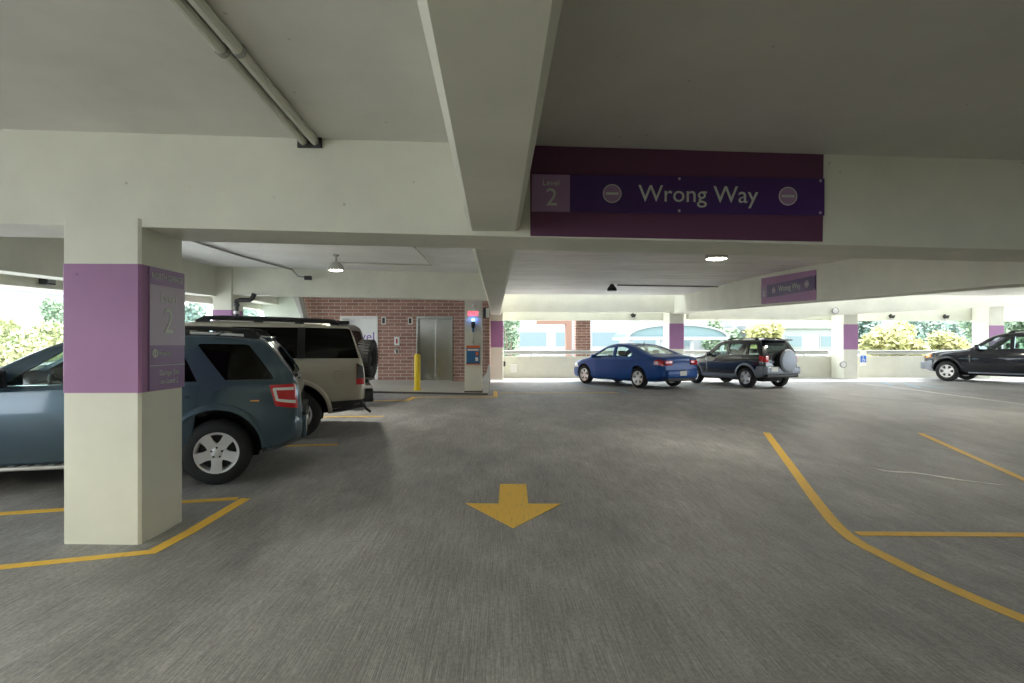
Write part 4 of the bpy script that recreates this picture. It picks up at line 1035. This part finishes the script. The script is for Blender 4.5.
# ---- charcoal off-roader with a spare wheel, mostly hidden
jp = Car('off_roader', 'charcoal off-roader with rear spare wheel behind the pewter SUV', 'car', dict(
    paint=M['jeep'], R=.41, wb=2.42, tw=.15, rim=.5, spokes=6, spoke_w=.26, arch=.10, tumble=.08,
    top=[(-.62, .58), (-.615, 1.0), (-.60, 1.12), (-.52, 1.5), (-.44, 1.78), (-.36, 1.84), (.4, 1.86), (1.25, 1.84), (1.32, 1.80), (1.62, 1.26), (1.7, 1.2), (2.6, 1.12), (2.85, 1.05), (2.9, .65)],
    belt=[(-.62, 1.18), (2.9, 1.1)], bot=[(-.62, .55), (2.9, .5)], w=[(-.62, .76), (-.5, .79), (1.7, .79), (2.9, .68)], cabin=(-.45, 1.5), seats=(.05, .85),
    windows=[([(-.44, 1.24), (.38, 1.24), (.38, 1.70), (-.33, 1.70)], 'glassd'), ([(.5, 1.24), (1.45, 1.24), (1.28, 1.68), (.5, 1.70)], 'glass')],
    screens=[(-.585, -.46, .58, .54, 'glassd'), (1.36, 1.58, .6, .66, 'glass')]))
for sg in (1, -1):
    jp.lump('tail_lamp', -.67, -.60, sg*.66-.06, sg*.66+.06, .92, 1.14, M['red'], .015)
    jp.lump('fender', 1.85, 3.0, sg*.78-.12, sg*.78+.12, .94, 1.0, M['black'], .02); jp.lump('fender', -.5, .55, sg*.82-.09, sg*.82+.09, .95, 1.0, M['black'], .02)
jp.doors([[(.5, .62), (1.5, .62), (1.5, 1.16), (.5, 1.17)]], M['jeep'], [(.62, 1.05)], M['black'])
jp.lump('rear_bumper', -.78, -.62, -.75, .75, .56, .70, M['black'], .02)
jp.lump('spare_carrier', -.72, -.61, -.1, .1, .95, 1.2, M['black'], .02)
o = Vector((-.80, -.0, 1.09)); R_ = .415
b = bmesh.new(); tw = .14; lathe(b, [(.22, -tw*.8), (.25, -tw), (R_-.05, -tw), (R_-.012, -tw*.8), (R_, -tw*.55), (R_, tw*.55), (R_-.012, tw*.8), (R_-.05, tw), (.22, tw*.8), (.22, -tw*.8)], 'x', 40, o)
for k in range(36):
    a = 2*PI*k/36
    for s_, h0 in ((-1, -.6), (1, .6)):
        q = o+Vector((s_*tw*.55, R_*math.cos(a+.05*s_), R_*math.sin(a+.05*s_))); n = Vector((0, math.cos(a), math.sin(a))); tg = Vector((0, -math.sin(a), math.cos(a)))
        prism(b, [q+tg*.022-n*.01+Vector((-.06, 0, 0)), q+tg*.022+n*.012+Vector((-.06, 0, 0)), q-tg*.022+n*.012+Vector((-.06, 0, 0)), q-tg*.022-n*.01+Vector((-.06, 0, 0))], (.12, 0, 0))
sp = finish(b, 'spare_wheel', M['tyre'], jp.p, True, 30)
b = bmesh.new(); lathe(b, [(.225, -tw*.8), (.20, -tw*.78), (.17, -tw*.3), (.10, -tw*.25), (.06, -tw*.6), (0, -tw*.6), (0, tw*.5), (.225, tw*.5), (.225, -tw*.8)], 'x', 30, o); finish(b, 'rim', M['rimdark'], sp, True)
jp.steering(1.25); jp.underside()
q = aty(365.5, 345, 12.8); jp.put(q.x-.80, 12.95, math.radians(177), 1.0)

# ---- bright blue sedan
av = Car('sedan', 'bright blue sedan parked nose to the far parapet', 'car', dict(
    paint=M['royal'], R=.335, wb=2.765, tw=.11, rim=.68, spokes=5, spoke_w=.26, arch=.05, tumble=.30,
    top=[(-1.08, .55), (-1.075, .70), (-1.05, .93), (-.98, 1.03), (-.6, 1.085), (-.42, 1.12), (.0, 1.26), (.50, 1.42), (.85, 1.475), (1.25, 1.485), (1.65, 1.42), (2.0, 1.27), (2.55, 1.0), (2.75, .95), (3.3, .86), (3.58, .74), (3.70, .60), (3.74, .46)],
    belt=[(-1.08, 1.0), (-.5, 1.02), (1.0, .97), (2.6, .92), (3.5, .72)], bot=[(-1.08, .36), (-.7, .26), (0, .21), (2.7, .20), (3.4, .2), (3.74, .28)],
    w=[(-1.08, .72), (-1.02, .80), (-.85, .87), (-.3, .91), (2.9, .91), (3.3, .86), (3.6, .72), (3.74, .52)],
    cabin=(-.2, 2.4), seats=(.45, 1.35),
    windows=[([(.18, 1.05), (1.16, 1.015), (1.16, 1.36), (.80, 1.37), (.55, 1.30)], 'glass'), ([(1.26, 1.012), (2.36, .965), (2.15, 1.10), (1.72, 1.30), (1.26, 1.36)], 'glass')],
    screens=[(-.36, .55, .62, .52, 'glass'), (1.58, 2.5, .54, .68, 'glass')]))
av.doors([[(.36, .27), (1.20, .27), (1.20, .985), (.12, 1.02), (.22, .62)], [(1.212, .27), (2.2, .27), (2.28, .9), (1.212, .984)]], M['royal'], [(.30, .86), (1.36, .84)], M['royal'])
av.pair('sill_trim', [(.42, .215), (2.3, .21), (2.3, .285), (.42, .29)], M['royal'], .02, .03)
for sg in (1, -1):
    d = av.patch('tail_lamp', [(-1.05, .76), (-.74, .80), (-.72, .90), (-.80, .955), (-1.04, .955)], M['red'], .012, sg, .03)
    y0, y1 = (.42, .74) if sg > 0 else (-.74, -.42)
    av.lump('tail_lamp', -1.09, -1.03, y0, y1, .775, .935, M['red'], .018)
    av.patch('rear_bumper', [(-1.06, .36), (-.50, .27), (-.46, .42), (-.48, .62), (-1.06, .64)], M['royal'], .014, sg, .03)
av.lump('rear_bumper', -1.15, -1.0, -.70, .70, .36, .63, M['royal'], .05); av.lump('lower_valance', -1.12, -.95, -.66, .66, .26, .38, M['dark'], .03)
av.plate(-1.152, .52); av.lump('boot_trim', -1.095, -1.06, -.40, .40, .86, .885, M['royal'], .008)
av.bar('roof_antenna', [(.62, 0, 1.45), (.55, 0, 1.53)], .014, M['black'])
av.mirror(2.12, .96, M['royal'], .17, .13); av.steering(1.85); av.underside()
for sg in (1, -1): av.patch('headlamp', [(3.1, .62), (3.5, .58), (3.55, .70), (3.2, .76)], M['clear'], .01, sg, .02)
av.put(5.201, 18.284, 2.101, .955)

# ---- dark compact SUV with spare wheel cover
rv = Car('suv', 'dark compact SUV with silver lower cladding and covered rear spare wheel', 'car', dict(
    paint=M['slate'], R=.35, wb=2.49, tw=.11, rim=.62, spokes=5, spoke_w=.30, arch=.06, tumble=.24, flare='silver',
    top=[(-.75, .60), (-.745, .80), (-.73, 1.0), (-.70, 1.10), (-.55, 1.48), (-.47, 1.60), (-.38, 1.63), (.3, 1.67), (.95, 1.66), (1.3, 1.60), (1.95, 1.15), (2.1, 1.08), (2.6, 1.0), (2.95, .92), (3.12, .78), (3.2, .55)],
    belt=[(-.75, 1.09), (1.0, 1.05), (2.1, 1.01), (3.0, .9)], bot=[(-.75, .44), (-.4, .34), (0, .28), (2.5, .27), (3.0, .3), (3.2, .4)],
    w=[(-.75, .70), (-.70, .78), (-.55, .84), (-.2, .865), (2.6, .865), (2.9, .82), (3.1, .70), (3.2, .52)],
    cabin=(-.5, 1.85), seats=(.1, 1.05),
    windows=[([(-.52, 1.14), (-.06, 1.13), (-.06, 1.47), (-.40, 1.47)], 'glass'), ([(.02, 1.13), (.82, 1.105), (.82, 1.50), (.02, 1.48)], 'glass'), ([(.92, 1.10), (1.72, 1.075), (1.30, 1.42), (1.2, 1.47), (.92, 1.50)], 'glass')],
    screens=[(-.675, -.535, .55, .50, 'glass'), (1.36, 1.88, .52, .62, 'glass')]))
rv.doors([[(.32, .46), (.86, .46), (.86, 1.06), (-.0, 1.085), (.10, .80), (.28, .62)], [(.872, .46), (1.86, .46), (1.90, 1.0), (.872, 1.06)]], M['slate'], [(.14, .95), (1.02, .93)], M['slate'])
for sg in (1, -1):
    rv.patch('tail_lamp', [(-.725, .90), (-.60, .90), (-.55, 1.10), (-.70, 1.11)], M['red'], .014, sg, .03)
    rv.lump('tail_lamp', -.765, -.70, sg*.67-.07, sg*.67+.07, .88, 1.09, M['red'], .02)
    rv.patch('lower_cladding', [(.48, .28), (2.02, .27), (2.02, .44), (.48, .45)], M['silver'], .016, sg, .03)
    rv.patch('rear_bumper', [(-.73, .42), (-.44, .36), (-.42, .55), (-.48, .74), (-.73, .75)], M['silver'], .016, sg, .03)
rv.lump('rear_bumper', -.86, -.68, -.78, .78, .48, .73, M['silver'], .05); rv.lump('bumper_underside', -.82, -.6, -.72, .72, .36, .49, M['black'], .03)
rv.plate(-.862, .66, 0, .45)
b = bmesh.new(); lathe(b, [(0, -.20), (.25, -.20), (.34, -.185), (.39, -.13), (.39, 0), (0, 0)], 'x', 36, (-.77, -.14, .93)); sc_ = finish(b, 'spare_wheel_cover', M['silver'], rv.p, True)
b = bmesh.new(); lathe(b, [(.38, -.14), (.40, -.12), (.40, .02), (.37, .02), (.38, -.14)], 'x', 36, (-.77, -.14, .93)); finish(b, 'cover_band', M['black'], sc_, True)
rv.lump('spoiler', -.72, -.42, -.56, .56, 1.60, 1.655, M['slate'], .02); rv.lump('tailgate_handle', -.765, -.73, .34, .52, .86, .93, M['silver'], .015)
rv.rails(-.25, .95, .56, 0, M['black'], .02, .04, (0, 1)); rv.crossbars((0.0, .75), .56, .05, M['black'])
rv.mirror(1.62, 1.06, M['slate'], .17, .15); rv.steering(1.35); rv.underside()
for sg in (1, -1): rv.patch('headlamp', [(2.72, .74), (2.98, .70), (3.0, .82), (2.8, .88)], M['clear'], .01, sg, .02); rv.lump('front_bumper', 2.98, 3.2, .05 if sg > 0 else -.62, .62 if sg > 0 else -.05, .34, .58, M['silver'], .05)
rv.put(8.687, 18.249, 1.96, .935)

# ---- black-blue full-size SUV at the right edge
sq = Car('suv', 'black full-size SUV cut by the right edge of the view', 'car', dict(
    paint=M['navy'], R=.385, wb=3.0, tw=.125, rim=.62, spokes=6, spoke_w=.24, arch=.08, tumble=.20, flare=True,
    top=[(-1.23, .66), (-1.22, .9), (-1.18, 1.12), (-1.12, 1.24), (-.95, 1.62), (-.86, 1.76), (-.7, 1.82), (.2, 1.86), (1.2, 1.84), (1.55, 1.76), (2.25, 1.30), (2.4, 1.23), (3.0, 1.17), (3.55, 1.09), (3.80, .97), (3.92, .75), (3.95, .55)],
    belt=[(-1.23, 1.22), (1, 1.19), (2.3, 1.15), (3.7, 1.02)], bot=[(-1.23, .48), (-.8, .42), (0, .36), (3.0, .34), (3.6, .36), (3.95, .44)],
    w=[(-1.23, .76), (-1.15, .88), (-.95, .96), (-.4, .985), (3.1, .985), (3.5, .94), (3.75, .82), (3.95, .56)],
    cabin=(-.95, 2.15), seats=(.45, 1.35),
    windows=[([(-1.0, 1.27), (-.2, 1.26), (-.2, 1.67), (-.82, 1.67)], 'glassd'), ([(-.08, 1.26), (.98, 1.25), (.98, 1.70), (-.08, 1.68)], 'glass'), ([(1.10, 1.245), (2.10, 1.22), (1.62, 1.58), (1.5, 1.66), (1.10, 1.69)], 'glass')],
    screens=[(-1.09, -.93, .66, .60, 'glassd'), (1.62, 2.18, .58, .68, 'glass')]))
sq.doors([[(.30, .46), (1.03, .46), (1.03, 1.19), (-.08, 1.21), (.08, .85)], [(1.042, .46), (2.28, .46), (2.32, 1.14), (1.042, 1.19)]], M['navy'], [(.14, 1.06), (1.22, 1.04)], M['navy'])
sq.pair('door_moulding', [(.35, .66), (2.3, .65), (2.3, .72), (.35, .73)], M['slate'], .022, .03)
for sg in (1, -1):
    sq.patch('side_lamp', [(3.50, .92), (3.78, .86), (3.80, .99), (3.55, 1.05)], M['amber'], .012, sg, .03)
    sq.lump('running_board', .6, 2.3, sg*.94-.07, sg*.94+.07, .33, .38, M['silver'], .015)
    sq.patch('tail_lamp', [(-1.17, .9), (-1.02, .9), (-1.02, 1.2), (-1.13, 1.2)], M['red'], .012, sg, .03)
    sq.patch('front_bumper', [(3.46, .42), (3.88, .46), (3.90, .72), (3.48, .80)], M['silver'], .016, sg, .04)
sq.lump('front_bumper', 3.78, 4.0, -.72, .72, .44, .74, M['silver'], .06); sq.lump('grille', 3.80, 3.95, -.46, .46, .78, .98, M['chrome'], .03)
for y in (-.62, .62): sq.toppatch('headlamp', 3.58, 3.85, .1, .1, M['clear'], .008, .01, y-.16, y+.16)
sq.rails(-.5, 1.1, .66, 0, M['dark'], .024, .05, (0, .5, 1)); sq.mirror(2.0, 1.20, M['navy'], .2, .20); sq.steering(1.75); sq.underside()
sq.lump('rear_bumper', -1.33, -1.14, -.84, .84, .50, .74, M['navy'], .05)
sq.put(19.311, 18.937, 2.098, .985)
# ================================================================ OUTDOORS
bm = bmesh.new(); box(bm, -140, 160, -60, 200, -3.2, -3.0); struct(finish(bm, 'ground', M['ground']))
bm = bmesh.new(); box(bm, 16, 110, 34, 120, -3.0, -2.95); struct(finish(bm, 'lawn', M['grass']))
bm = bmesh.new(); sbox(bm, -90, -8.4, -20, 110, -3, lambda x, y: .25); struct(finish(bm, 'car_park_ground', M['ground']))
def tree(label, u, v_top, v_bot, du, Y, m, n=2600, left=False, ls=.30, zg=-3):
    """crown of separate leaves on a forked trunk; u, v give the crown's middle and extents"""
    rnd = random.Random(int(u*7+Y)); q = atx(u, 340, -abs(Y)) if left else aty(u, 340, Y)
    n = int(n*2.0); ls *= .66
    D = abs(q.y*CO+q.x*SI); zt = CZ+(V0-v_top)*D/F; zb = CZ+(V0-v_bot)*D/F; rx = du*D/F/2
    t = thing('tree', label, 'tree', (q.x, q.y, zg), 0, 'trees outside the garage'); o = t.location
    zc = (zt+zb)/2-zg; rz_ = (zt-zb)/2
    b = bmesh.new(); tube(b, [(0, 0, -.05), (.05, 0, zc*.5), (0, .05, zc)], [.22, .17, .08], 8)
    for k in range(5):
        a = 2*PI*k/5; tube(b, [(0, 0, zc*.55+k*.1), (rx*.3*math.cos(a), rx*.3*math.sin(a), zc*.8), (rx*.6*math.cos(a), rx*.6*math.sin(a), zc+rz_*.2)], [.09, .06, .03], 6)
    finish(b, 'trunk', M['bark'], t, True)
    b = bmesh.new(); blobs = [(Vector((rnd.uniform(-.55, .55)*rx, rnd.uniform(-.5, .5)*rx, rnd.uniform(-.6, .62)*rz_)), rnd.uniform(.35, .55)) for _ in range(14)]
    for k in range(n):
        c, r = rnd.choice(blobs); d = Vector((rnd.gauss(0, 1), rnd.gauss(0, 1), rnd.gauss(0, 1))).normalized()*(rnd.random()**.4)
        p = c+Vector((d.x*rx*r, d.y*rx*r, d.z*rz_*r)); p.z += zc
        u1 = Vector((rnd.gauss(0, 1), rnd.gauss(0, 1), rnd.gauss(0, 1))).normalized(); w1 = u1.orthogonal().normalized(); s_ = ls*rnd.uniform(.6, 1.3)
        vs = [b.verts.new(p+u1*s_), b.verts.new(p+w1*s_*.5), b.verts.new(p-u1*s_), b.verts.new(p-w1*s_*.5)]; b.faces.new(vs)
    me = bpy.data.meshes.new('crown'); b.to_mesh(me); b.free(); c = bpy.data.objects.new('crown', me); COL.objects.link(c); me.materials.append(M[m]); c.parent = t
    return t
tree('full yellow tree seen over the parapet at right', 895, 316, 372, 70, 34, 'leafy', 3600)
tree('low yellow tree right of the full yellow tree', 948, 330, 372, 46, 37, 'leafy', 2200)
tree('tall grey green tree behind the yellow tree', 862, 296, 365, 60, 58, 'leaft', 2400, ls=.4)
tree('broad grey green tree right behind the yellow trees', 935, 292, 365, 84, 68, 'leaft', 3200, ls=.4)
tree('green tree above the black SUV windscreen', 990, 296, 368, 66, 51, 'leafg', 2600, ls=.36)
tree('green tree above the far right end of the parapet', 1035, 296, 368, 64, 41, 'leafg', 2200, ls=.36)
tree('grey green tree behind the dark compact SUV', 722, 314, 352, 34, 57, 'leafg', 2200, ls=.36)
tree('yellow tree above the roof of the dark compact SUV', 762, 317, 362, 46, 48, 'leafy', 2200, ls=.3)
tree('green tree behind the far purple banded column left', 510, 305, 362, 22, 40, 'leafg', 1500)
tree('pale yellow green tree outside the left opening beside the near column', 34, 323, 372, 62, 22, 'leafp', 3200, True, .22, .2)
tree('green tree outside the left opening, close to the near column', 64, 298, 360, 36, 26, 'leafg', 2400, True, .24, .2)
tree('yellow green tree at the far left edge of the left opening', -8, 322, 368, 50, 26, 'leafp', 2200, True, .24, .2)
tree('green tree seen past the near column on its right', 196, 296, 356, 30, 22, 'leaft', 1800, True, .3, .2)
tree('small green tree seen through the gap beside the stair wall', 250, 300, 350, 22, 26, 'leaft', 1200, True, .3, .2)
def building(label, x0, x1, y0, y1, z0, z1, rows, cols, facing='-y', m='bwhite', wm='bwin', wf=.8, hf=.5, first=None):
    t = thing('building', label, 'building', ((x0+x1)/2, (y0+y1)/2, z0)); o = t.location
    b = bmesh.new(); box(b, x0-o.x, x1-o.x, y0-o.y, y1-o.y, 0, z1-z0); box(b, x0-o.x-.3, x1-o.x+.3, y0-o.y-.3, y1-o.y+.3, z1-z0-.5, z1-z0); finish(b, 'wall', M[m], t)
    rh = (z1-z0)/rows
    for r in range(rows):
        for c in range(cols):
            b = bmesh.new(); za = rh*(r+.5-hf/2); zb = rh*(r+.5+hf/2)
            if facing == '-y':
                w = (x1-x0)/cols; xa = x0-o.x+w*(c+.5-wf/2); xb = x0-o.x+w*(c+.5+wf/2); ya = y0-o.y
                box(b, xa, xb, ya-.06, ya+.1, za, zb); f = finish(b, 'window', M['bwhite'], t)
                b = bmesh.new(); box(b, xa+.12, xb-.12, ya-.09, ya, za+.12, zb-.12)
                n = 3
                finish(b, 'pane', M[wm], f)
            else:
                w = (y1-y0)/cols; ya = y0-o.y+w*(c+.5-wf/2); yb = y0-o.y+w*(c+.5+wf/2); xa = x1-o.x
                box(b, xa-.1, xa+.06, ya, yb, za, zb); f = finish(b, 'window', M['bwhite'], t)
                b = bmesh.new(); box(b, xa, xa+.09, ya+.12, yb-.12, za+.12, zb-.12); finish(b, 'pane', M[wm], f)
    return t
building('long white building with pale window bands behind the sedan', -6, 26, 62, 74, -3, 11, 4, 8)
building('plain white block behind the dark compact SUV', 25.0, 31.2, 50, 60.5, -3, 3.6, 2, 2, wf=.5, hf=.35)
building('pale banded building outside the left opening', -75, -60, 12, 90, .2, 9, 3, 6, '+x', wf=.97, hf=.42)
# tan masonry portal and brick pier beyond the parapet
bx0, bx1 = aty(575, 345, 24.0).x, aty(589.6, 345, 24.0).x
bm = bmesh.new(); box(bm, bx0, bx1, 23.8, 24.4, -3, 4.2); tag(finish(bm, 'brick_pier', M['brick']), 'brick pier outside the parapet left of the bright blue sedan', 'pier')
t = thing('masonry_portal', 'tan masonry portal frame outside, left of the brick pier', 'portal', (aty(553, 345, 30).x, 30, -3)); o = t.location
pz = CZ+24.6*30/F+3; 
b = bmesh.new(); xa, xb = aty(565.5, 345, 30).x-o.x, aty(571, 345, 30).x-o.x; box(b, xa, xb, -.3, .3, 0, pz); finish(b, 'pier', M['tan'], t)
b = bmesh.new(); xa2 = aty(536.5, 345, 30).x-o.x; box(b, xa2, xa, -.3, .3, pz-.2, pz+.2); finish(b, 'lintel', M['tan'], t)
b = bmesh.new(); box(b, xb, xb+.28, -.3, .3, 0, pz+.3); finish(b, 'white_pilaster', M['bwhite'], t)
# barrel canopy behind the far column
ca_, cb_ = aty(627, 337, 42), aty(728, 337, 42); w = (cb_.x-ca_.x)/2; zc = ca_.z
t = thing('entrance_canopy', 'arched teal and white entrance canopy outside behind the far column', 'canopy', ((ca_.x+cb_.x)/2, 42, -3))
prof = [(w*math.cos(PI*k/20), math.sin(PI*k/20)*.95) for k in range(21)]
b = bmesh.new(); prism(b, [(x, 0, zc+3+z) for x, z in prof], (0, 5, 0)); finish(b, 'vault', M['teal'], t, True, 50)
b = bmesh.new(); inner = [(x*1.02, z*1.05+.0) for x, z in prof]
for (x0, z0), (x1, z1) in zip(inner, inner[1:]): prism(b, [(x0, -.15, zc+3+z0), (x1, -.15, zc+3+z1), (x1*.94, -.15, zc+3+z1*.86), (x0*.94, -.15, zc+3+z0*.86)], (0, .3, 0))
box(b, -w*1.02, w*1.02, -.15, 5, zc+2.8, zc+3.02); finish(b, 'fascia', M['bwhite'], t)
for x in (-w*.9, -w*.3, w*.3, w*.9):
    b = bmesh.new(); tube(b, [(x, .2, 0), (x, .2, zc+2.9)], .14, 10); finish(b, 'post', M['bwhite'], t, True)

# ================================================================ LIGHT, CAMERA
W = bpy.data.worlds.new('World'); SC.world = W; W.use_nodes = True; nt = W.node_tree
bg = nt.nodes['Background']; bg.inputs['Color'].default_value = (.85, .93, 1.0, 1); bg.inputs['Strength'].default_value = 2.5
sun = bpy.data.lights.new('sun', 'SUN'); sun.energy = 4.2; sun.angle = math.radians(1.2); sun.color = (1, .96, .88)
so = bpy.data.objects.new('sun', sun); COL.objects.link(so)
so.rotation_euler = Vector((-.55, -.035, -.83)).to_track_quat('-Z', 'Y').to_euler()
cam = bpy.data.cameras.new('camera'); co = bpy.data.objects.new('camera', cam); COL.objects.link(co)
cam.sensor_fit = 'HORIZONTAL'; cam.sensor_width = 36; cam.lens = F/1024*36; cam.clip_start = .05; cam.clip_end = 600
cam.shift_y = (V0-341.5)/1024
co.location = (0, 0, CZ); co.rotation_euler = (PI/2, 0, -TH); SC.camera = co
vs = SC.view_settings; vs.view_transform = 'Standard'; vs.look = 'None'; vs.exposure = 1.27; vs.gamma = 1; vs.use_curve_mapping = False
SC.cycles.max_bounces = 14; SC.cycles.diffuse_bounces = 9; SC.cycles.transparent_max_bounces = 16
SC.cycles.use_denoising = True
